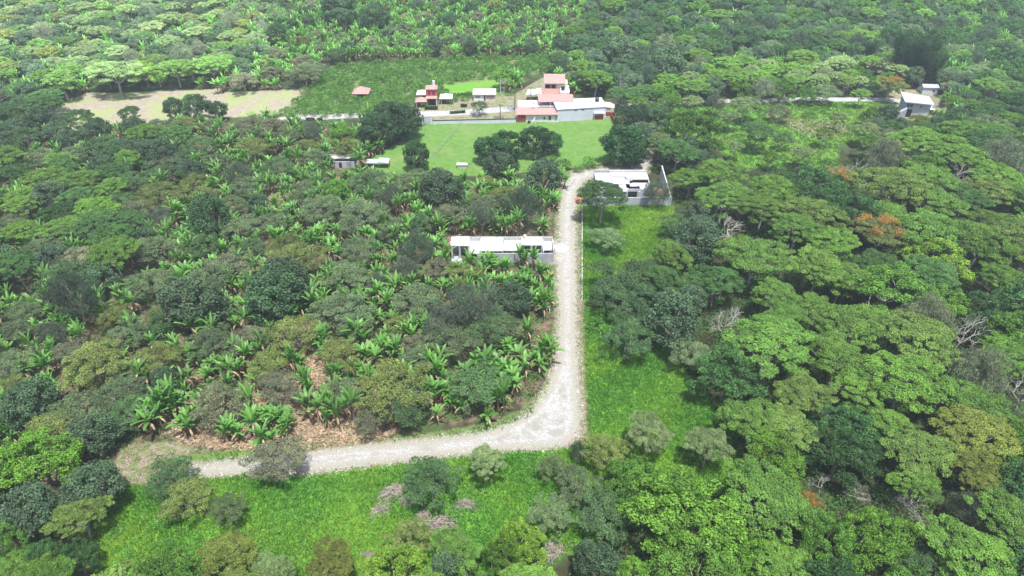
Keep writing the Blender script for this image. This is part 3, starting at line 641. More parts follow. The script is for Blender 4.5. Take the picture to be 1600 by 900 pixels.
# bananas
def try_banana(x, y, code='N', force=False):
    r = rng.uniform(1.35, 2.1)
    if not force:
        for it in near(x, y, r+6):
            d = math.hypot(it['x']-x, it['y']-y)
            if it['kind'] == 'banana':
                if d < 0.95*(r+it['r'])*0.62: return False
            elif d < it['r']*0.70+0.3: return False
        if blocked(x, y, r*0.5, 3.2, 2.6): return False
    add_item(x, y, r, code, rng.uniform(0.7, 1.3)); gput(items[-1]); return True
for (px, py) in BANANAS:
    p = at(px, py, 2.3); try_banana(p[0], p[1], force=True)
    q = p[:2]+rng.normal(size=2)*1.6; try_banana(q[0], q[1], force=True)
for n in range(30000):
    x, y, px, py = frustum_point(); zn = zone(px, py)
    if math.sin(x*0.23+1.3*math.sin(y*0.17))*math.sin(y*0.21+1.1*math.sin(x*0.19)) < -0.5 and zn == 'left': continue
    if zn in ('left', 'farC') or (zn == 'leftD' and rng.random() < 0.3) or (zn == 'farL' and rng.random() < 0.35) or (zn == 'farR' and rng.random() < 0.25 and (py < 150 and px > 850)) or (py < 240 and px > 1420):
        try_banana(x, y)
items = [i for i in items if -60 < i['px'] < 1660 and i['py'] > -70 and i['py'] < 960]
# orchard bushes in rows
def orchard():
    P0 = np.array(W(P_ORCH)); out = []; a = R(62); u = np.array([math.cos(a), math.sin(a)]); v = np.array([-u[1], u[0]])
    lawn = W(P_LAWN)
    for i in range(-90, 90):
        for j in range(-90, 90):
            p = P0.mean(0)+u*i*1.75+v*j*2.5+rng.normal(size=2)*0.2
            if inpoly(p[0], p[1], [tuple(q) for q in P0]) and not inpoly(p[0], p[1], lawn) and rng.random() < 0.93:
                px, py, _ = proj(p[0], p[1], 1)
                if 735 < px < 800 and py > 118: continue
                out.append((p[0], p[1]))
    return out
ORCH = orchard()
for x, y in ORCH:
    add_item(x, y, rng.uniform(1.15, 1.5), 'S', rng.uniform(0.9, 1.25)); items[-1]['kind'] = 'coffee'
# ------------------------------------------------------------------ choose individuals and masses
NAME = {'umbrella': ('umbrella_tree', 'umbrella tree'), 'feathery': ('feathery_tree', 'feathery tree'), 'dense': ('round_tree', 'round tree'), 'leafy': ('broadleaf_tree', 'broadleaf tree'),
        'wispy': ('wispy_tree', 'wispy tree'), 'bare': ('bare_tree', 'bare tree'), 'banana': ('banana_plant', 'banana plant'), 'bush': ('shrub', 'shrub'), 'coffee': ('coffee_bush', 'coffee bush'), 'bamboo': ('bamboo_clump', 'bamboo')}
groups = {}
for it in items: groups.setdefault(it['kind'], []).append(it)
indiv, mass = [], {}
for k, L in groups.items():
    inview = lambda i: -i['w']/3 < i['px'] < 1600+i['w']/3 and -i['w']/4 < i['py'] < 900+i['w']/3
    L.sort(key=lambda i: -(i['w']+(1000 if i['hand'] else 0)) if inview(i) else 1)
    cap = 290
    indiv += [i for i in L[:cap] if inview(i)]
    mass[k] = [i for j, i in enumerate(L) if not (j < cap and inview(i))]
def jitter(c, k=0.16):
    f = 1+rng.normal()*k*0.8; return tuple(min(0.6, max(0.004, ch*f*(1+rng.normal()*k*0.14))) for ch in c)
FAR_HAZE = lambda i: 1.0 if i['kind'] == 'coffee' else (1.85 if (i['px'] < 420 and i['py'] < 135) else 1.45 if (i['px'] < 900 and i['py'] < 105) else 1.55 if i['py'] < 150 else 1.0)  # far foliage colours lightened, painting in haze and sun on the slopes
for i in items: i['col'] = tuple(min(0.5, c*FAR_HAZE(i)+(0.03 if FAR_HAZE(i) > 1.8 else 0)) for c in jitter(COL[i['code']])); i['rot'] = rng.uniform(0, 6.28); i['v'] = int(rng.integers(0, 1000))
# merged masses
def merged(name, lst, label_kind, mats, lowof, mifn=None):
    Vs, Fs, lvs, ts, mis = [], [], [], [], []; n = 0
    for i in lst:
        V, F_, lv = lowof(i); c, s_ = math.cos(i['rot']), math.sin(i['rot'])
        sx = i['s']; Vn = np.stack([(V[:, 0]*c-V[:, 1]*s_)*sx+i['x'], (V[:, 0]*s_+V[:, 1]*c)*sx+i['y'], V[:, 2]*i['sz']+i['z']], 1)
        Vs.append(Vn); Fs.append(F_+n); lvs.append(lv); ts.append(np.tile(np.array(i['col']+(1,)), (len(V), 1))); n += len(V)
        if mifn: mis.append(mifn(i))
    me = npmesh(name, np.concatenate(Vs), np.concatenate(Fs), mats, np.concatenate(mis) if mifn else None, {'lv': np.concatenate(lvs), 'tint': np.concatenate(ts)})
    o = link(bpy.data.objects.new(name, me)); tag(o, label_kind, kind='stuff'); return o
mt = [i for k in ('umbrella', 'feathery', 'dense', 'leafy', 'wispy') for i in mass.get(k, [])]
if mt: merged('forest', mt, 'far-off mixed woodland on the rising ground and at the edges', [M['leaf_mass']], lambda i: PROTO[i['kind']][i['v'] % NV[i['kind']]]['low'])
if mass.get('banana'):
    bm_ = leaf_material('banana_mass', True, trans=0.35, spec=0.45, lo=0.65, hi=1.5)
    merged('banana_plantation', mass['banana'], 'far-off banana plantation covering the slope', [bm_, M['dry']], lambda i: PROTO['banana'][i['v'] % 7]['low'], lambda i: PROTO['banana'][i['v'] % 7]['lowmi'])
if mass.get('coffee'):
    for i in mass['coffee']: i['v'] = i['v'] % 3
    merged('coffee_rows', mass['coffee'], 'rows of small dark green bushes in the orchard', [M['leaf_mass']], lambda i: PROTO['bush'][i['v'] % 3]['low'])
print('counts', {k: (len(v), len(mass[k])) for k, v in groups.items()})
# individuals
LM = [('the gravel road bend', 880, 660), ('the dirt patch at the road end', 235, 725), ('the long unfinished house', 785, 400), ('the gravel road middle stretch', 888, 500), ('the road corner near the playing field', 895, 275),
      ('the walled half-built house', 985, 300), ('the green playing field', 790, 225), ('the white field compound', 890, 175), ('the red two-storey hut', 672, 152), ('the conical-roofed hut', 563, 150),
      ('the ploughed field', 200, 165), ('the coffee orchard', 620, 130), ('the bamboo stand', 1425, 95), ('the grey angular house', 1430, 165), ('the orange-topped umbrella tree', 1382, 357), ('the bright yellow-green tree', 1465, 400),
      ('the bushy lower meadow', 560, 790), ('the narrow side meadow', 1000, 600), ('the brush piles', 680, 800), ('the big bright lower tree', 1070, 795), ('the orange-flowered bare tree', 1267, 785), ('the open pasture', 1230, 205),
      ('the pale litter clearing', 450, 640), ('the large dark round tree', 325, 335), ('the yellow-olive crown', 455, 400), ('the low block sheds', 560, 256), ('the lone field-side tree', 650, 240), ('the fallen-leaf gap', 720, 345), ('the far road', 1300, 156),
      ('the largest right-hand umbrella crown', 1420, 585), ('the upper hillside', 700, 40), ('the upper woodland', 1150, 60), ('the sunny far slope', 150, 60), ('the plantation edge', 100, 560), ('the western thicket', 60, 300), ('the eastern canopy', 1560, 300), ('the lower eastern canopy', 1540, 780), ('the lower western trees', 60, 800), ('the shaded plantation centre', 520, 500), ('the wide eastern canopy', 1250, 480)]
LM = [(n.replace('right-hand ', ''), x, y) for n, x, y in LM]
ORD = ['', 'second ', 'third ', 'fourth ', 'fifth ', 'sixth ', 'seventh ', 'eighth ', 'ninth ', 'tenth ', 'eleventh ', 'twelfth ', 'thirteenth ', 'fourteenth ', 'fifteenth ', 'sixteenth ']
buckets = {}
for i in indiv:
    name, noun = NAME[i['kind']]
    near_lm = min(LM, key=lambda l: math.hypot(l[1]-i['px'], 1.5*(l[2]-i['py'])))
    dx, dy = i['px']-near_lm[1], 1.5*(i['py']-near_lm[2])
    rel = ('right of' if dx > 0 else 'left of') if abs(dx) > abs(dy) else ('below' if dy > 0 else 'above')
    if math.hypot(dx, dy) < 14: rel = 'at'
    i['rt'] = i['r']/SPEC.get(i['kind'], SPEC['bush'])[4] if i['kind'] != 'coffee' else 1
    size = 'large ' if i['rt'] > 0.92 else ('small ' if i['rt'] < 0.68 else '')
    if i['kind'] in ('coffee',): size = ''
    cw = CWORD[i['code']]
    if i['kind'] == 'banana': cw, size = ('tall' if i['sz'] > 1.05 else 'short'), ''
    if i['kind'] == 'coffee': cw = 'dark green'
    i['d'] = math.hypot(dx, dy); buckets.setdefault((size, cw, noun, rel, near_lm[0]), []).append(i)
for (size, cw, noun, rel, lm), L in buckets.items():
    L.sort(key=lambda i: i['d'])
    for n, i in enumerate(L):
        o = ORD[min(n, 15)]
        if len(L) == 1: i['label'] = f'{size}{cw} {noun} {rel} {lm}'
        elif n < 15: i['label'] = (f'{o}nearest {size}{cw} {noun} {rel} {lm}').strip()
        else: i['label'] = f'{size}{cw} {noun} far {rel} {lm}'
GRP = {'umbrella': 'umbrella-crowned shade trees of the wood', 'feathery': 'feathery shade trees over the bananas', 'dense': 'round dense-crowned trees', 'leafy': 'broadleaf trees with clumped crowns', 'wispy': 'wispy grey trees',
       'bare': 'leafless trees', 'banana': 'banana plants in the plantation', 'bush': 'shrubs in the grass', 'coffee': 'coffee bushes in rows', 'bamboo': 'bamboo clumps'}
def child(name, me, parent, col=None):
    o = bpy.data.objects.new(name, me)
    if col: o.color = col+(1,)
    link(o, parent); return o
for i in indiv:
    k = i['kind']; name, cat = NAME[k]; pk = 'bush' if k == 'coffee' else k; P = PROTO[pk][i['v'] % len(PROTO[pk])]
    st2 = rng.uniform(0.86, 1.16); sc = (i['s']*st2, i['s']/st2, i['sz']) if k != 'coffee' else (i['r']/1.4,)*2+(i['r']/1.4*1.1,)
    big = i['w']*0.64 > 24 and k not in ('bush', 'coffee', 'bare')
    if big:
        o = bpy.data.objects.new(name, None); o.empty_display_size = 0.3; link(o)
        if k == 'banana': child('leaves', P['leaves'], o, i['col']); child('dry_leaves', P['dry'], o); child('stem', P['stem'], o)
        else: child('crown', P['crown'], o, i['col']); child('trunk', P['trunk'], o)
        if i['code'] == 'X':
            b = child('blossoms', BLOOM[0 if i['s'] > 0.6 else 1], o)
    else:
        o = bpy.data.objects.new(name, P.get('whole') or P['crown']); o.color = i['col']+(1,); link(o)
    o.location = (i['x'], i['y'], i['z']); o.rotation_euler = (0, 0, i['rot']); o.scale = sc
    tag(o, i['label'], cat, GRP[k])
for (px, py, w, lab) in ((1412, 92, 52, 'large dark bamboo clump beside the red-roofed house'), (1440, 96, 50, 'tall dark bamboo clump in the middle of the stand'), (1456, 108, 42, 'bamboo clump directly above the small pale shed'), (1357, 85, 26, 'small separate bamboo clump above the red roof')):
    p = at(px, py, 7*w/60); s = w/2*depth(p)/F/4.0
    o = empty('bamboo_clump', (p[0], p[1], float(gz(p[0], p[1]))), px); o.scale = (s, s, s*1.0)
    child('crown', PROTO['bamboo'][0]['crown'], o, COL['M']); child('culms', PROTO['bamboo'][0]['trunk'], o); tag(o, lab, 'bamboo', 'bamboo clumps')
for (px, py, w, lab) in ((804, 139, 24, 'palm tree on the drive above the compound'), (829, 136, 20, 'palm tree beside the white carport'), (842, 142, 14, 'small palm next to the pink-roofed house'), (968, 178, 20, 'palm tree at the end of the white compound wall'), (782, 161, 18, 'yellowish palm beside the far road')):
    p = at(px, py, 5*w/22); s = w/2*depth(p)/F/2.0
    o = empty('palm_tree', (p[0], p[1], float(gz(p[0], p[1]))), px); o.scale = (s, s, s)
    child('crown', PROTO['palm'][0]['crown'], o, (0.09, 0.14, 0.05)); child('trunk', PROTO['palm'][0]['trunk'], o); tag(o, lab, 'palm tree', 'palm trees round the compound')
# ------------------------------------------------------------------ grass, undergrowth, litter, stones
def scatter(polys, n, keep=None):
    out = []
    A = [abs(sum(p[i][0]*p[(i+1) % len(p)][1]-p[(i+1) % len(p)][0]*p[i][1] for i in range(len(p))))/2 for p in polys]
    for p, a in zip(polys, A):
        m = int(n*a/sum(A)); q = np.array(p); lo, hi = q.min(0), q.max(0); got = []
        c = rng.uniform(lo, hi, (m*5+50, 2)); c = c[inpoly(c[:, 0], c[:, 1], p)][:m]; out.append(c)
    return np.concatenate(out)
def grassmesh(name, pts, hlo, hhi, cols, label, blades=9, wid=0.06):
    n = len(pts)*blades; c = np.repeat(pts, blades, 0)+rng.normal(size=(n, 2))*0.22
    clump = np.repeat(rng.uniform(0, 1, len(pts)), blades); patch = 0.5+0.5*np.sin(c[:, 0]*0.35)*np.cos(c[:, 1]*0.28+c[:, 0]*0.1)
    h = (hlo+(hhi-hlo)*clump*(0.55+0.6*patch))*rng.uniform(0.6, 1.2, n); a = rng.uniform(0, 6.28, n); t = rng.normal(size=(n, 2))*0.35*h[:, None]
    z = gz(c[:, 0], c[:, 1]); w = wid*rng.uniform(0.6, 1.4, n); ux, uy = np.cos(a)*w, np.sin(a)*w
    V = np.stack([np.stack([c[:, 0]-ux, c[:, 1]-uy, z-0.02], 1), np.stack([c[:, 0]+ux, c[:, 1]+uy, z-0.02], 1), np.stack([c[:, 0]+ux*0.7+t[:, 0]*0.5, c[:, 1]+uy*0.7+t[:, 1]*0.5, z+h*0.62], 1), np.stack([c[:, 0]+t[:, 0], c[:, 1]+t[:, 1], z+h], 1)], 1).reshape(-1, 3)
    pn = 0.5+0.5*np.sin(c[:, 0]*0.22+2*np.sin(c[:, 1]*0.13))*np.sin(c[:, 1]*0.19+1.3*np.sin(c[:, 0]*0.17)); pn = np.clip((pn-0.5)*1.5+0.5+rng.normal(size=n)*0.2, 0, 1)[:, None]
    col = np.array(cols[0])*(1-pn)+np.array(cols[1])*pn; col = np.repeat(np.concatenate([col, np.ones((n, 1))], 1), 4, 0)
    me = npmesh(name, V, np.arange(n*4).reshape(n, 4), [M['blade']], attrs={'lv': np.repeat(rng.random(n), 4), 'tint': col})
    return tag(link(bpy.data.objects.new(name, me)), label, kind='stuff')
pts = scatter([W(P_MEADOW), W(P_LOT)], 34000)
sdr = sdist(pts[:, 0], pts[:, 1], WP['road'][0]); pts = pts[sdr < -0.8]
grassmesh('tall_grass', pts, 0.15, 0.5, ((0.085, 0.24, 0.035), (0.22, 0.37, 0.05)), 'lush bright green grass of the meadow below the road')
pts = scatter([W(P_PASTURE), W(P_VERGE)], 9000); grassmesh('pasture_grass', pts, 0.2, 0.5, ((0.09, 0.19, 0.05), (0.20, 0.28, 0.08)), 'rough pasture and verge grass')
pts = scatter([W(P_SHOULDER)], 14000); pts = pts[sdist(pts[:, 0], pts[:, 1], WP['road'][0]) < -0.15]; grassmesh('weeds', pts, 0.06, 0.22, ((0.10, 0.15, 0.05), (0.20, 0.22, 0.08)), 'thin weeds on the road shoulders', 7, 0.05)
def clumpmesh(name, pts, r0, r1, cols, label, per=26, L=0.24):
    n = len(pts); rr = rng.uniform(r0, r1, n); d = rdir(rng, n*per, 0.0); rp = np.repeat(rr, per)
    C = np.stack([np.repeat(pts[:, 0], per)+d[:, 0]*rp, np.repeat(pts[:, 1], per)+d[:, 1]*rp, np.repeat(gz(pts[:, 0], pts[:, 1]), per)+d[:, 2]*rp*1.15+0.1], 1)
    V, F_, lv = leaves(C, d+np.array([0, 0, 0.7])+rng.normal(size=d.shape)*0.4, L, L*0.55, rng, 0.15)
    t = rng.random(n)[:, None]; col = (np.array(cols[0])*(1-t)+np.array(cols[1])*t)*rng.uniform(0.75, 1.25, (n, 1)); col = np.repeat(np.concatenate([col, np.ones((n, 1))], 1), per*4, 0)
    return tag(link(bpy.data.objects.new(name, npmesh(name, V, F_, [M['leaf_mass']], attrs={'lv': lv, 'tint': col}))), label, kind='stuff')
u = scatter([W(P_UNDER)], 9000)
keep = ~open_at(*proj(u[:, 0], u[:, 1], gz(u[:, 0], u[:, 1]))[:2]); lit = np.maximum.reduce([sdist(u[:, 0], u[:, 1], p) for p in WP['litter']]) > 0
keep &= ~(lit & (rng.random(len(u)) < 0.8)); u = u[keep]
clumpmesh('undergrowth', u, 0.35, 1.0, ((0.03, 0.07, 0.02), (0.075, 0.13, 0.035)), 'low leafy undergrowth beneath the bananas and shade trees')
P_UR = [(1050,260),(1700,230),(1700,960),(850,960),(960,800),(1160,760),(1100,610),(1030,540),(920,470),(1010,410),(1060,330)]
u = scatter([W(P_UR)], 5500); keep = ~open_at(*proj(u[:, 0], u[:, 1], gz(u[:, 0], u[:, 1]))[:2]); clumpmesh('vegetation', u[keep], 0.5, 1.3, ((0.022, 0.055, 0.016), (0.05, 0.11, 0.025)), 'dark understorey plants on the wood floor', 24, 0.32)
u = scatter([W(P_MEADOW), W([(912,440),(935,430),(1000,520),(1050,560),(990,560),(915,560)])], 900); u = u[sdist(u[:, 0], u[:, 1], WP['road'][0]) < -1.5]
clumpmesh('meadow_weeds', u, 0.2, 0.8, ((0.06, 0.19, 0.03), (0.12, 0.27, 0.04)), 'leafy weeds standing in the meadow grass', 60, 0.13)
pl = scatter([W(P_LITTER), W(P_LITTER2), W(P_LITTER3)], 6500)
C = np.stack([pl[:, 0], pl[:, 1], gz(pl[:, 0], pl[:, 1])+rng.uniform(0.03, 0.22, len(pl))], 1)
V, F_, lv = leaves(C, np.array([[0, 0, 1.0]])+rng.normal(size=C.shape)*0.25, 0.75, 0.16, rng)
pc = np.repeat(np.concatenate([np.array([[0.42, 0.31, 0.21]])*rng.uniform(0.45, 1.25, (len(pl), 1)), np.ones((len(pl), 1))], 1), 4, 0)
tag(link(bpy.data.objects.new('leaf_litter', npmesh('leaf_litter', V, F_, [M['blade']], attrs={'lv': lv*0.6, 'tint': pc}))), 'dry fallen banana leaves on the soil', kind='stuff')
rp = np.array(WP['road'][0]); st_ = []
for i in range(len(rp)):
    a, b = rp[i], rp[(i+1) % len(rp)]; n = int(np.linalg.norm(b-a)*9)
    for _ in range(n): st_.append(a+(b-a)*rng.random()+rng.normal(size=2)*0.45)
sm = MB()
for p in st_:
    r = rng.uniform(0.04, 0.13); z = float(gz(p[0], p[1])); q = rng.uniform(0.7, 1.3, 6)*r; x, y = p
    sm.add([(x-q[0],y,z),(x,y-q[1],z),(x+q[2],y,z),(x,y+q[3],z),(x,y,z+q[4])], [(0,1,4),(1,2,4),(2,3,4),(3,0,4)])
tag(sm.build('gravel', M['stone']), 'loose pale stones along the gravel road edges', kind='stuff')
# ------------------------------------------------------------------ brush piles, felled branches
for n, (px, py, s, rz, lab) in enumerate(((611, 771, 1.3, 0.6, 'long grey brush pile lying in the open meadow'), (594, 797, 1.0, 0.9, 'sparse greenish-grey brush pile with a pale branch below the long one'), (640, 783, 1.0, 0.2, 'brush pile at the left foot of the meadow tree'),
        (727, 789, 0.9, 0.0, 'small round twig pile on the grass by itself'), (688, 821, 1.3, 0.1, 'wide twig pile below the meadow tree'), (661, 808, 0.9, 1.0, 'brown brush heap between two twig piles'), (574, 866, 0.6, 0.0, 'smallest grey twig pile low in the meadow'), (862, 862, 1.2, 0.4, 'dark red-brown brush heap under the lower trees'))):
    p = at(px, py); me = pile_geo(60+n).mesh('brush_pile', M['twig']); o = link(bpy.data.objects.new('brush_pile', me)); o.location = (p[0], p[1], float(gz(p[0], p[1]))); o.rotation_euler = (0, 0, rz); o.scale = (s*1.1, s*0.8, s*0.75)
    tag(o, lab, 'brush pile', 'brush piles in the meadow')
# ------------------------------------------------------------------ buildings
exec_later = []
def part(mb, name, mat, root): return mb.build(name, mat, root)
def openings(root, rects, y, dy=0.05, mat='glass', name='window'):
    for (x0, x1, z0, z1) in rects:
        b = MB(); b.box(x0, x1, y-dy, y+0.02, z0, z1); b.build(name, M[mat], root)
# A: long unfinished house by the gravel road
r = empty('unfinished_house', (0, 97.9, 0)); tag(r, 'long roofed-in-part white and grey concrete house shell beside the gravel road', 'unfinished house')
b = MB(); b.box(-5.9, 6.9, 0.0, 0.15, -0.1, 2.05); part(b, 'front_wall', M['wall_grey'], r)
b = MB(); b.box(-10.4, 7.1, 4.35, 4.5, -0.1, 2.6); part(b, 'back_wall', M['concrete'], r)
b = MB(); b.box(6.95, 7.1, 0.0, 4.34, -0.1, 2.2); part(b, 'end_wall', M['concrete'], r)
b = MB(); b.box(-10.4, -10.25, 1.7, 4.34, -0.1, 2.5); part(b, 'end_wall', M['concrete'], r)
b = MB(); b.box(-10.3, 6.9, 0.2, 4.34, -0.05, 0.06); part(b, 'floor', M['slab_grey'], r)
for (x0, x1, y0, y1, z, mt_) in ((-10.45, -7.3, 1.5, 4.3, 2.52, 'concrete'), (-5.35, -1.5, 0.05, 4.3, 2.4, 'concrete'), (-1.45, 1.55, 0.3, 2.4, 2.3, 'concrete'), (1.6, 5.2, 1.7, 4.3, 2.5, 'concrete')):
    b = MB(); b.box(x0, x1, y0, y1, z, z+0.16); b.box(x0, x1, y1-0.12, y1, z+0.16, z+0.3); part(b, 'roof_slab', M[mt_], r)
for (x0, x1, y0, y1, z) in ((-7.2, -5.45, 0.3, 4.3, 1.75), (-1.4, 1.5, 2.55, 4.3, 1.9), (5.35, 6.85, 1.4, 4.3, 1.7)):  # recess floors raised as added slabs to keep the recesses out of shade
    b = MB(); b.box(x0, x1, y0, y1, z, z+0.12); part(b, 'low_slab', M['slab_grey'], r)
for (x, y) in ((-7.4, 1.65), (-8.9, 1.65), (-10.2, 1.65), (3.3, 1.8), (1.7, 1.8), (5.1, 1.8), (-5.2, 0.25), (-1.6, 0.35)):
    b = MB(); b.box(x-0.13, x+0.13, y-0.13, y+0.13, 0.05, 2.5 if y > 1 else 2.3); part(b, 'column', M['concrete'], r)
for (x0, y0, x1, y1, h) in ((-7.3, 1.6, -7.3, 4.3, 2.3), (-5.4, 0.3, -5.4, 4.3, 2.3), (1.6, 0.3, 1.6, 4.3, 2.2), (3.4, 0.3, 3.4, 4.2, 1.9), (5.3, 0.3, 5.3, 4.3, 2.3), (-1.5, 2.5, 1.5, 2.5, 2.2), (1.7, 3.6, 5.2, 3.6, 2.4), (-10.2, 3.4, -7.4, 3.4, 2.4), (-3.4, 0.3, -3.4, 4.2, 2.3)):
    b = MB(); b.wall((x0, y0), (x1, y1), 0.14, 0.05, h); part(b, 'partition', M['slab_grey'], r)
b = MB()
for x in (6.95, 6.6, 7.1, 3.2, -0.5, -7.9):
    for k in range(3): b.tube([(x+k*0.07, 0.1+k*0.05 if x > 6 else 4.4, 2.0), (x+k*0.07+0.02, 0.1+k*0.05 if x > 6 else 4.4, 3.0)], [0.018, 0.018], 4)
part(b, 'rebar', M['brick'], r)
b = MB(); b.tube([(2.2, 3.9, 2.66), (2.2, 3.9, 3.2)], [0.28, 0.28], 10); b.tube([(2.2, 3.9, 3.2), (2.2, 3.9, 3.4)], [0.28, 0.1], 10); part(b, 'water_tank', M['cream'], r)
# sand heap on the pad
p = at(868, 380)
def heap(name, px, py, rad, h, mat, lab, cat='heap'):
    p = at(px, py); rg = np.random.default_rng(int(px)); N_, K_ = 18, 6; V = []; Fs = []
    for i in range(K_):
        for j in range(N_):
            t = i/(K_-1); a = 6.283*j/N_; q = rad*t*(1+rg.normal()*0.06); V.append((q*math.cos(a)*1.2, q*math.sin(a), h*(1-t)**1.2*(1+rg.normal()*0.05)-0.02*t))
    for i in range(K_-1):
        for j in range(N_): Fs.append((i*N_+j, (i+1)*N_+j, (i+1)*N_+(j+1) % N_, i*N_+(j+1) % N_))
    me = npmesh(name, np.array(V), np.array(Fs), [M[mat]], smooth=True); o = link(bpy.data.objects.new(name, me)); o.location = (p[0], p[1], float(gz(p[0], p[1]))); tag(o, lab, cat); return o
heap('stone_heap', 876, 388, 1.5, 0.7, 'stone', 'pale bluish stone heap at the end of the long unfinished house', 'stone heap')
heap('soil_heap', 858, 428, 1.0, 0.4, 'brick', 'low reddish soil heap beside the road below the unfinished house', 'soil heap')
heap('brick_heap', 905, 312, 1.0, 0.9, 'brick', 'reddish brick heap at the corner of the walled lot', 'brick heap')
# B: walled half-built house
fy = at(980, 321)[1]; r = empty('half_built_house', (0, fy, 0)); tag(r, 'half-built grey flat-roofed house inside the block-walled lot behind the shade tree', 'half-built house')
XL, XR = at(912, 321)[0], at(1047, 321)[0]
bx0, bx1 = 16.6, 27.2
b = MB(); b.box(bx0, bx1, 2.2, 2.35, 0, 2.4); part(b, 'front_wall', M['slab_grey'], r)
b = MB(); b.box(bx0, bx1, 9.5, 9.65, 0, 2.9); part(b, 'back_wall', M['concrete'], r)
b = MB(); b.box(bx0, bx0+0.15, 2.36, 9.49, 0, 2.4); b.box(bx1-0.15, bx1, 2.36, 9.49, 0, 2.4); part(b, 'side_wall', M['slab_grey'], r)
for (x0, x1, y0, y1, z, mt_) in ((19.8, 23.2, 4.2, 9.4, 2.42, 'slab_grey'), (23.3, 27.2, 6.1, 9.4, 2.42, 'slab_grey'), (bx0, 19.7, 2.3, 9.0, 2.42, 'slab_grey'), (20.9, 22.3, 1.2, 4.1, 2.30, 'concrete'), (24.9, 27.1, 2.4, 4.4, 2.3, 'slab_grey'), (23.3, 27.0, 4.5, 6.0, 1.7, 'concrete'), (19.8, 22.9, 2.4, 4.1, 1.5, 'slab_grey')):
    b = MB(); b.box(x0, x1, y0, y1, z, z+0.16); part(b, 'roof_slab', M[mt_], r)
b = MB(); b.box(19.6, 27.3, 9.1, 9.25, 2.6, 2.95); b.box(22.9, 23.1, 4.5, 9.0, 2.6, 2.8); b.box(20.0, 22.8, 6.8, 6.95, 2.6, 2.85); part(b, 'parapet', M['concrete'], r)
b = MB(); b.tube([(23.3, 6.2, 2.6), (23.3, 6.2, 3.2)], [0.85, 0.85], 20); part(b, 'round_cistern', M['white'], r)
openings(r, [(22.4, 24.4, 0.2, 1.9), (18.0, 20.0, 0.3, 1.9)], 2.15, mat='dark', name='opening')
for x in (20.6, 22.3, 24.6): 
    b = MB(); b.box(x-0.12, x+0.12, 1.3, 1.54, 0, 2.3); part(b, 'column', M['concrete'], r)
r = empty('lot_wall', (0, fy, 0)); tag(r, 'pale grey block wall round the half-built house lot, tallest at its far corner', 'wall')
b = MB(); b.box(XL, XR, -0.1, 0.1, -0.1, 1.75); part(b, 'front_panel', M['wall_grey'], r)
b = MB(); bk = at(1031, 283); b.wall((XR, 0.1), (bk[0], bk[1]-fy), 0.22, -0.1, 1.75, 3.6); part(b, 'side_panel', M['concrete'], r)
b = MB()
for k in range(9):
    x = XL+(XR-XL)*k/8; b.box(x-0.1, x+0.1, -0.16, -0.102, -0.1, 1.85)
part(b, 'piers', M['slab_grey'], r)
heap('rubble_heap', 1038, 300, 1.6, 0.6, 'brick', 'orange rubble heap inside the lot wall corner', 'rubble heap')
heap('sand_heap', 1020, 297, 1.2, 0.5, 'stone', 'pale sand heap beside the orange rubble in the lot', 'sand heap')
# kerb line beside the shoulder
b = MB(); ps = [at(909.5, y_)[:2] for y_ in (470, 430, 390, 350, 325)]
for a, c in zip(ps[:-1], ps[1:]): b.wall(a, c, 0.14, -0.05, 0.28)
tag(b.build('kerb', M['concrete']), 'low pale concrete kerb along the grass lot', 'kerb')
# small white pump box
p = at(853, 487); r = empty('pump_box', (p[0], p[1], 0)); r.scale = (0.8, 0.8, 0.8); tag(r, 'small white-topped box with a black opening beside the gravel road', 'pump box')
b = MB(); b.box(-0.7, 0.7, 0.5, 0.6, 0, 0.9); b.box(-0.7, -0.6, -0.4, 0.49, 0, 0.9); b.box(0.6, 0.7, -0.4, 0.49, 0, 0.9); part(b, 'body', M['white'], r)
b = MB(); b.box(-0.6, 0.6, 0.42, 0.48, 0.05, 0.88); part(b, 'opening', M['dark'], r)
b = MB(); b.box(-0.75, 0.75, 0.1, 0.65, 0.91, 0.99); part(b, 'lid', M['white'], r)
b = MB(); b.tube([(0.0, -0.45, 0), (0.0, -0.45, 1.3)], [0.04, 0.04], 6); part(b, 'post', M['metal'], r)
# block sheds left of the playing field
p = at(537, 262); r = empty('block_shed', (p[0], p[1], float(gz(p[0], p[1])))); tag(r, 'small grey open-topped block shed left of the lone field-side tree', 'shed')
b = MB(); b.box(-3, 3, 0, .15, 0, 1.4); b.box(-3, 3, 2.4, 2.55, 0, 1.8); b.box(-3, -2.85, .16, 2.39, 0, 1.6); b.box(2.85, 3, .16, 2.39, 0, 1.6); part(b, 'wall', M['wall_grey'], r)
b = MB(); b.box(-2.8, 2.8, 1.1, 2.35, 1.5, 1.6); part(b, 'roof', M['concrete'], r); openings(r, [(-0.9, -0.3, 0, 1.2)], 0.0, mat='dark', name='door')
p = at(590, 264); r = empty('tin_shelter', (p[0], p[1], float(gz(p[0], p[1])))); tag(r, 'crumpled silvery sheet-roofed shelter half hidden by trees beside the block shed', 'shelter')
b = MB(); b.prism([(-2.4, 0), (0.2, -0.1), (0.1, 2), (-2.3, 2)], [1.3]*4, [1.36]*4); b.prism([(0.25, 0), (2.4, 0.2), (2.5, 2.2), (0.2, 2)], [1.5, 1.2, 1.4, 1.7], [1.56, 1.26, 1.46, 1.76]); part(b, 'roof', M['metal'], r)
for (x, y) in ((-2.2, .1), (2.3, .3), (-2.2, 1.9), (2.3, 2)):
    b = MB(); b.tube([(x, y, 0), (x, y, 1.25)], [.06, .06], 5); part(b, 'post', M['wood'], r)
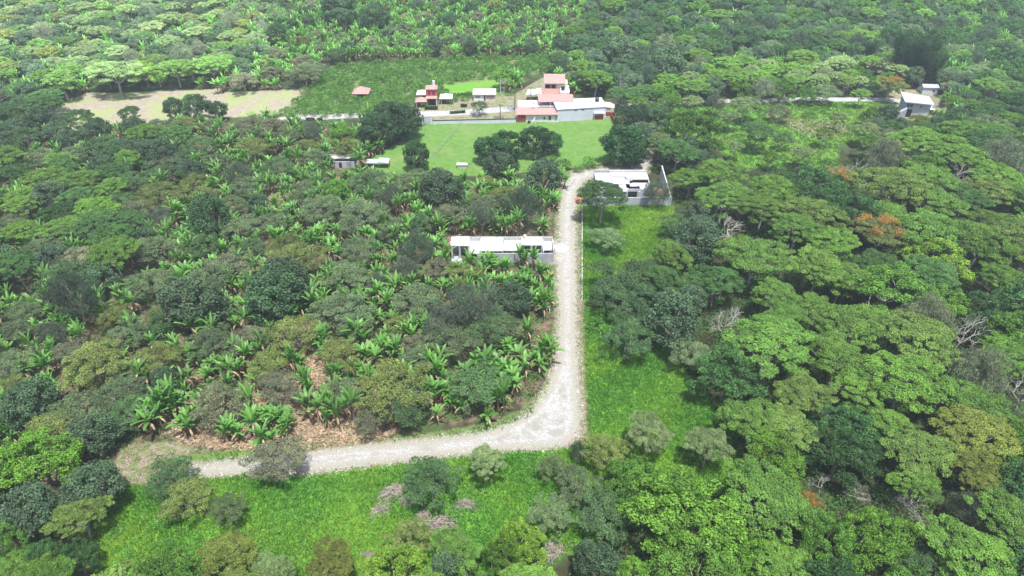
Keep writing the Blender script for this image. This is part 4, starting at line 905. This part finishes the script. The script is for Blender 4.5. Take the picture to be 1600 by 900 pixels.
p = at(722, 263); b = MB(); b.box(-1.0, 1.0, 0, 1.0, -0.1, 0.7); b.box(-1.15, 1.15, -0.1, 1.1, 0.7, 0.8); o = b.build('trough', M['concrete']); o.location = (p[0], p[1], float(gz(p[0], p[1]))); tag(o, 'small pale concrete trough at the near edge of the playing field', 'trough')
# perimeter wall of the playing field, gate, fence
a, c = at(676, 194), at(806, 191); b = MB(); b.wall(a, c, 0.2, -0.1, 0.85)
r = empty('field_wall', (0, 0, float(gz(a[0], a[1])))); tag(r, 'long low pale wall with a dark top along the far side of the playing field', 'wall'); part(b, 'wall_panel', M['pale_blue'], r)
b = MB(); b.wall(a, c, 0.26, 0.852, 0.98); part(b, 'coping', M['dark'], r)
b = MB()
for k in range(12):
    q = a+(c-a)*k/11; b.tube([(q[0], q[1], 0.98), (q[0], q[1], 1.6)], [.03, .03], 4)
part(b, 'fence_posts', M['metal'], r)
p = at(667, 194); r = empty('gate', (p[0], p[1], 0)); tag(r, 'grey sheet gate between posts at the corner of the playing field', 'gate')
b = MB(); b.box(-0.9, -0.05, 0, .06, .05, 1.9); b.box(0.05, .9, 0, .06, .05, 1.9); part(b, 'leaf_panels', M['slab_grey'], r)
for x in (-1.05, 1.05): b = MB(); b.box(x-.13, x+.13, -.1, .16, -0.1, 2.2); part(b, 'post', M['white'], r)
r = empty('field_fence', (0, 0, 0)); tag(r, 'thin post and wire fence running across the playing field', 'fence')
a, c = at(722, 193), at(676, 248); n = 13; tops = []
for k in range(n):
    q = a+(c-a)*k/(n-1); z = float(gz(q[0], q[1])); b = MB(); b.tube([(q[0], q[1], z-0.1), (q[0], q[1], z+1.3)], [.05, .045], 5); part(b, 'post', M['stone'], r); tops.append((q[0], q[1], z))
b = MB()
for h in (0.5, 0.9, 1.25): b.tube([(x, y, z+h) for x, y, z in tops], [.012]*n, 3)
part(b, 'wire', M['metal'], r)
p = at(834, 198); b = MB(); 
for x in (-1.2, 1.2): b.tube([(x, 0, 0), (x, 0, 1.9)], [.06, .06], 6)
b.tube([(-1.2, 0, 1.9), (1.2, 0, 1.9)], [.06, .06], 6)
for x in (-1.2, 1.2): b.tube([(x, 0, 1.9), (x, 1.0, 0)], [.03, .03], 5)
o = b.build('goal', M['white']); o.location = (p[0], p[1], 0); o.rotation_euler = (0, 0, 1.3); tag(o, 'small white goal frame on the playing field before the compound', 'goal')
# C: the white compound
def ground_at(px, py): p = at(px, py); return (p[0], p[1], float(gz(p[0], p[1])))
p = ground_at(870, 190); q = ground_at(946, 185); ang = math.atan2(q[1]-p[1], q[0]-p[0]); Lw = math.hypot(q[0]-p[0], q[1]-p[1])
r = empty('long_hall', p, ang); tag(r, 'long plain pale blue-white hall with a black roof tank beside the playing field', 'hall')
b = MB(); b.box(0, Lw, 0, 5, -0.1, 3.0); part(b, 'wall', M['pale_blue'], r)
b = MB(); b.prism([(-0.1, -0.15), (Lw+0.1, -0.15), (Lw+0.1, 5.2), (-0.1, 5.2)], [3.02, 3.02, 3.35, 3.35], [3.14, 3.14, 3.47, 3.47]); part(b, 'roof', M['pale_blue'], r)
for x in (4.6, 6.4): openings(r, [(x-0.3, x+0.3, 2.55, 2.75)], -0.02, mat='dark', name='vent')
b = MB(); b.tube([(Lw-1.6, 3, 3.3), (Lw-1.6, 3, 4.2), (Lw-1.6, 3, 4.4)], [.5, .5, .2], 12); part(b, 'water_tank', M['tank'], r)
p = ground_at(808, 191.5); r = empty('white_annex', p, 0.01); tag(r, 'low white annex with a maroon door bay and pink lean-to roof beside the hall', 'annex')
b = MB(); b.box(0, 10.0, 0.3, 3.0, -0.1, 1.9); part(b, 'wall', M['white'], r)
b = MB(); b.box(0.05, 2.1, 0.2, 0.29, 0, 1.75); part(b, 'door', M['maroon'], r)
openings(r, [(6.4, 6.8, 0.7, 1.3), (7.6, 8.2, 0.6, 1.5), (9.3, 9.5, 0.4, 1.5)], 0.28, mat='glass')
b = MB(); b.prism([(-0.2, -0.1), (9.9, -0.1), (9.9, 3.1), (-0.2, 3.1)], [1.93, 1.93, 2.3, 2.3], [2.03, 2.03, 2.4, 2.4]); part(b, 'roof', M['pink_roof'], r)
b = MB(); b.tube([(2.9, -0.4, 0), (2.9, -0.4, 0.55)], [.35, .35], 10); o = part(b, 'barrel', M['tank'], r)
p = ground_at(808, 184); r = empty('terrace_block', p, 0.01); tag(r, 'pale concrete terrace block with dark balustrade and a pink roof behind the annex', 'terrace')
b = MB(); b.box(0.2, 14.0, 1.0, 5.6, -0.1, 2.35); part(b, 'wall', M['white'], r)
b = MB(); b.box(5.4, 13.8, 2.2, 5.4, 3.35, 3.45); b.prism([(5.2, 1.6), (13.9, 1.6), (13.9, 5.6), (5.2, 5.6)], [3.3, 3.3, 3.75, 3.75], [3.4, 3.4, 3.85, 3.85]); part(b, 'roof', M['pink_roof'], r)
b = MB(); b.box(5.3, 13.6, 0.92, 0.99, 3.05, 3.12)
for k in range(28): b.box(5.3+k*0.3, 5.42+k*0.3, 0.92, 0.98, 2.36, 3.04)
part(b, 'balustrade', M['dark'], r)
for x in (5.4, 8.2, 11, 13.5): b = MB(); b.box(x-.1, x+.1, 1.7, 1.9, 2.36, 3.3); part(b, 'column', M['white'], r)
p = ground_at(848, 168); r = empty('two_storey_house', p, -0.02); tag(r, 'two-storey white house with pink tiled roofs beyond the hall and annex', 'house')
b = MB(); b.box(0, 4.6, 0, 4.8, -0.1, 2.9); b.box(4.3, 6.6, -0.2, 4.8, -0.1, 4.1); part(b, 'wall', M['white'], r)
b = MB(); b.box(0.5, 6.2, 2.6, 5.6, 2.9, 5.3); part(b, 'upper_wall', M['cream'], r)
b = MB(); b.prism([(-0.2, -0.4), (4.25, -0.4), (4.25, 2.55), (-0.2, 2.55)], [2.75, 2.75, 3.9, 3.9], [2.87, 2.87, 4.02, 4.02]); part(b, 'lower_roof', M['old_tile'], r)
b = MB(); b.prism([(0.2, 2.2), (5.6, 2.2), (5.6, 6.0), (0.2, 6.0)], [5.32, 5.32, 6.5, 6.5], [5.44, 5.44, 6.62, 6.62]); part(b, 'upper_roof', M['pink_roof'], r)
b = MB(); b.box(-0.3, 4.7, -1.2, -1.0, -0.1, 1.0); b.box(-2.0, 4.0, -1.8, -1.21, -0.1, 0.5); part(b, 'porch_wall', M['red'], r)
openings(r, [(0.9, 1.4, 0.9, 2.0), (1.55, 2.05, 0.9, 2.0)], 0.0, mat='glass'); openings(r, [(3.2, 3.8, 0.0, 2.1)], 0.0, mat='dark', name='door'); openings(r, [(5.2, 5.9, 1.9, 2.6)], -0.2, mat='glass')
openings(r, [(0.6, 1.9, 4.0, 5.0), (2.1, 3.2, 4.0, 5.0)], 2.6, mat='glass')
b = MB(); b.tube([(5.0, 1.2, 4.1), (5.0, 1.2, 5.0)], [.5, .45], 12); part(b, 'water_tank', M['tank'], r)
p = ground_at(823, 160); r = empty('carport', p, 0.1); tag(r, 'white awning carport with dark plants under it beside the two-storey house', 'carport')
b = MB(); b.prism([(-0.3, 0), (4.2, 0.4), (4.0, 3.2), (0.6, 3.0)], [1.9, 1.9, 2.3, 2.3], [1.98, 1.98, 2.38, 2.38]); part(b, 'roof', M['white'], r)
for (x, y) in ((0, .3), (3.9, .6), (3.8, 3), (.8, 2.8)): b = MB(); b.tube([(x, y, 0), (x, y, 1.9)], [.06, .06], 5); part(b, 'post', M['metal'], r)
p = ground_at(820, 167); b = MB(); b.wall((p[0], p[1]), (p[0]+5.2, p[1]-0.2), 0.15, p[2]-0.1, p[2]+0.7); tag(b.build('garden_wall', M['white']), 'low white garden wall before the carport', 'wall')
p = ground_at(928, 187); r = empty('kiosk', p, 0.0); tag(r, 'small maroon and white stand with a flat white roof at the field corner', 'kiosk')
b = MB(); b.box(0, 2.3, 0, 1.4, 0, 0.9); part(b, 'counter', M['maroon'], r)
b = MB(); b.box(-.15, 2.5, -.5, 1.6, 1.75, 1.85); part(b, 'roof', M['white'], r)
for x in (0.05, 2.25): b = MB(); b.box(x-.05, x+.05, -.1, 0, 0, 1.75); part(b, 'post', M['white'], r)
p = ground_at(944, 181); r = empty('cream_shed', p, -0.1); tag(r, 'cream shed with a maroon lower band at the right end of the hall', 'shed')
b = MB(); b.box(0, 2.4, 0, 3, 0, 2.2); part(b, 'wall', M['cream'], r); b = MB(); b.box(-.04, 2.44, -.06, -.002, 0, 1.0); part(b, 'band', M['maroon'], r)
b = MB(); b.prism([(-.3, -.2), (1.5, -.2), (1.5, 3.2), (-.3, 3.2)], [2.25]*4, [2.33]*4); part(b, 'roof', M['white'], r)
a = at(954, 183); c = at(966, 203); b = MB(); b.wall(a, c, .15, 0, 1.1); tag(b.build('maroon_wall', M['maroon']), 'short maroon boundary wall running down beside the playing field corner', 'wall')
# D: row of huts along the far road
p = ground_at(667, 164); r = empty('red_hut', p, 0.03); tag(r, 'narrow red two-storey hut with a pink roof and rooftop tank', 'house')
b = MB(); b.box(0, 2.7, 0, 2.8, -.1, 4.0); part(b, 'wall', M['red'], r)
b = MB(); b.prism([(-.1, -.9), (2.8, -.9), (2.8, -.01), (-.1, -.01)], [1.9, 1.9, 2.25, 2.25], [1.98, 1.98, 2.33, 2.33]); part(b, 'porch_roof', M['pink_roof'], r)
b = MB(); b.hip(-.2, 2.9, -.2, 3.0, 4.02, 0.6); part(b, 'roof', M['pink_roof'], r)
for x in (0.05, 2.6): b = MB(); b.box(x-.1, x+.1, -.85, -.65, 0, 1.9); part(b, 'column', M['white'], r)
openings(r, [(0.5, 2.2, 0.0, 1.6)], 0.0, mat='dark', name='door'); openings(r, [(0.5, 1.1, 2.7, 3.4), (1.6, 2.2, 2.7, 3.4)], 0.0)
b = MB(); b.tube([(1.9, 2.2, 4.4), (1.9, 2.2, 5.5)], [.35, .35], 10); part(b, 'water_tank', M['white'], r)
for (px, py, w, d, h, wm, rm, lab, nm) in ((651, 168, 2.4, 2.2, 1.5, 'wood', 'pink_roof', 'open pink-roofed lean-to beside the red hut', 'lean_to'), (653, 158, 2.4, 2.4, 1.7, 'cream', 'white', 'pale hip-roofed hut behind the pink-roofed lean-to', 'hut'), (689, 163, 2.7, 2.6, 1.5, 'wood', 'white', 'white hip-roofed open pavilion right of the red hut', 'pavilion'), (553, 156, 3.8, 3.4, 1.6, 'cream', 'pink_roof', 'pink conical-roofed hut among the orchard bushes', 'hut')):
    p = ground_at(px, py); r = empty(nm, p, 0.02); tag(r, lab, nm.replace('_', ' '))
    b = MB(); b.hip(-.3, w+.3, -.4, d+.3, h, 0.9 if w < 3.5 else 1.4, 0.1); part(b, 'roof', M[rm], r)
    b = MB(); b.box(0.1, w-.1, d*0.5, d, 0, h-.02); part(b, 'wall', M[wm], r)
    for x in (0.1, w-.1): b = MB(); b.box(x-.07, x+.07, -.1, .04, 0, h-.01); part(b, 'post', M['white'], r)
p = ground_at(740, 158); r = empty('low_house', p, 0.0); tag(r, 'low white house with a brown railed porch above the far road', 'house')
b = MB(); b.box(0, 5.6, 0, 3, -.1, 1.75); part(b, 'wall', M['white'], r); b = MB(); b.prism([(-.2, -.3), (5.8, -.3), (5.8, 3.2), (-.2, 3.2)], [1.77, 1.77, 2.1, 2.1], [1.87, 1.87, 2.2, 2.2]); part(b, 'roof', M['concrete'], r)
openings(r, [(0.6, 1.0, 0.9, 1.3), (1.2, 1.6, 0.9, 1.3)], 0.0); openings(r, [(2.7, 3.1, 0, 1.5)], 0.0, mat='dark', name='door'); b = MB(); b.box(3.3, 5.4, -0.08, -.003, 0.7, 1.4); part(b, 'shutter', M['old_tile'], r)
# hedge clipped lines
def hedge(px0, py0, px1, py1, h, th, lab):
    a, c = at(px0, py0)[:2], at(px1, py1)[:2]; L_ = np.linalg.norm(c-a); n = int(L_*h*th*900); t = rng.random(n); nrm = np.array([-(c-a)[1], (c-a)[0]])/L_
    P_ = a+(c-a)*t[:, None]+nrm*(rng.uniform(-.5, .5, n)*th)[:, None]; z = gz(P_[:, 0], P_[:, 1])+rng.random(n)**0.6*h*(0.9+0.15*np.sin(t*40))
    V, F_, lv = leaves(np.stack([P_[:, 0], P_[:, 1], z], 1), rng.normal(size=(n, 3))+np.array([0, 0, .8]), 0.2, 0.12, rng)
    o = link(bpy.data.objects.new('hedge', npmesh('hedge', V, F_, [M['leaf']], attrs={'lv': lv}))); o.color = (0.03, 0.07, 0.022, 1); tag(o, lab, 'hedge')
hedge(664, 171, 684, 171, 0.9, 0.8, 'dark clipped hedge before the red hut'); hedge(703, 178, 727, 176, 0.7, 0.6, 'low dark hedge on the tan roadside strip'); hedge(478, 188, 492, 188, .7, .7, 'dark hedge stub at the left end of the pale road stretch')
hedge(496, 188.5, 504, 188.5, .7, .7, 'dark hedge block beside the pale road stretch'); hedge(705, 151, 738, 149, .8, .7, 'dark hedge along the lawn left of the low white house'); hedge(720, 167, 730, 167, .8, .8, 'dark shrub block on the sandy yard')
# E: right-hand houses
p = ground_at(1352, 113); r = empty('red_roofed_house', p, 0.03); tag(r, 'long pink-red roof of a house mostly hidden by the bamboo', 'house')
b = MB(); b.box(0, 6, 0, 4, -.1, 1.9); part(b, 'wall', M['cream'], r); b = MB(); b.gable(-.4, 6.4, -.4, 4.4, 1.9, 1.1); part(b, 'roof', M['pink_roof'], r)
p = ground_at(1341, 143); r = empty('white_roofed_shed', p, -0.08); tag(r, 'low shed with a worn white roof behind the roadside umbrella tree', 'shed')
b = MB(); b.box(0, 5.4, 0, 3, -.1, 1.6); part(b, 'wall', M['slab_grey'], r); b = MB(); b.gable(-.3, 5.7, -.3, 3.3, 1.6, .7); part(b, 'roof', M['white'], r)
p = ground_at(1440, 147); r = empty('small_shed', p, -0.08); tag(r, 'small pale grey gabled shed under the dark bamboo', 'shed')
b = MB(); b.box(0, 3.8, 0, 2.6, -.1, 1.7); part(b, 'wall', M['pale_blue'], r); b = MB(); b.gable(-.2, 4.0, -.2, 2.8, 1.7, .5); part(b, 'roof', M['metal'], r); openings(r, [(2.6, 3.0, .7, 1.2)], 0.0, mat='dark')
p = ground_at(1409, 184); r = empty('grey_house', p, -0.25); tag(r, 'grey angular two-storey house with a sloping flat roof by the far road', 'house')
b = MB(); b.box(0, 5.8, 0.8, 5.6, -.1, 3.6); part(b, 'wall', M['slab_grey'], r)
b = MB(); b.prism([(-.5, -.1), (6.2, .3), (6.2, 6), (-.5, 6)], [3.9, 3.6, 3.6, 4.2], [4.1, 3.8, 3.8, 4.4]); part(b, 'roof', M['slab_grey'], r)
b = MB(); b.prism([(-1.4, -.6), (0.4, -.6), (0.4, .7), (-1.4, .7)], [0]*4, [1.2, 2.6, 2.6, 1.2]); part(b, 'ramp_wall', M['wall_grey'], r)
openings(r, [(0.5, 1.0, 2.6, 3.3), (1.2, 1.7, 2.6, 3.3), (3.4, 3.8, 2.7, 3.0)], .8, mat='glass'); openings(r, [(0.2, 2.0, .1, 2.0)], .8, mat='dark', name='opening')
p = ground_at(1444, 180); r = empty('porch_hut', p, -0.1); tag(r, 'small white-roofed hut with dark posts right of the grey house', 'hut')
b = MB(); b.box(0, 2.2, 1, 2.4, 0, 1.5); part(b, 'wall', M['cream'], r); b = MB(); b.box(-.2, 2.4, -.3, 2.6, 1.52, 1.62); part(b, 'roof', M['white'], r)
for x in (.1, 1.1, 2.1): b = MB(); b.box(x-.07, x+.07, -.2, -.06, 0, 1.51); part(b, 'post', M['wood'], r)
# utility poles
for (px, py, h, lab, white) in ((966, 164, 7.5, 'grey utility pole with two crossarms behind the compound', 0), (1225, 151, 6.5, 'white utility pole with a short crossarm by the far road', 1), (1240, 150, 6.0, 'thin dark utility pole next to the white one', 0), (782, 150, 4.5, 'thin pale lamp pole on the drive', 1), (833, 184, 4.0, 'short pole beside the maroon door bay', 0)):
    p = ground_at(px, py); r = empty('utility_pole', p, 0.1); tag(r, lab, 'utility pole', 'utility poles')
    b = MB(); b.tube([(0, 0, 0), (0, 0, h)], [.13, .08], 7); part(b, 'pole', M['stone'] if white else M['metal'], r)
    b = MB(); b.box(-.9, .9, -.06, .06, h-.5, h-.38)
    if h > 7: b.box(-.7, .7, -.06, .06, h-2.2, h-2.08)
    part(b, 'crossarm', M['wood'], r)
# ------------------------------------------------------------------ haze
HAZE = 0.00042
b = MB(); b.box(-720, 720, -80, 920, -2.0, 105.0)
o = b.build('haze', []) if False else None
hm = NT('haze_air'); pv = hm.n('ShaderNodeVolumePrincipled'); pv.inputs['Color'].default_value = (0.80, 0.92, 1.0, 1); pv.inputs['Density'].default_value = HAZE; pv.inputs['Anisotropy'].default_value = 0.2
hm.l(pv.outputs[0], hm.out.inputs['Volume'])
o = b.build('haze', hm.m); tag(o, 'thin pale air over the whole valley', kind='stuff')
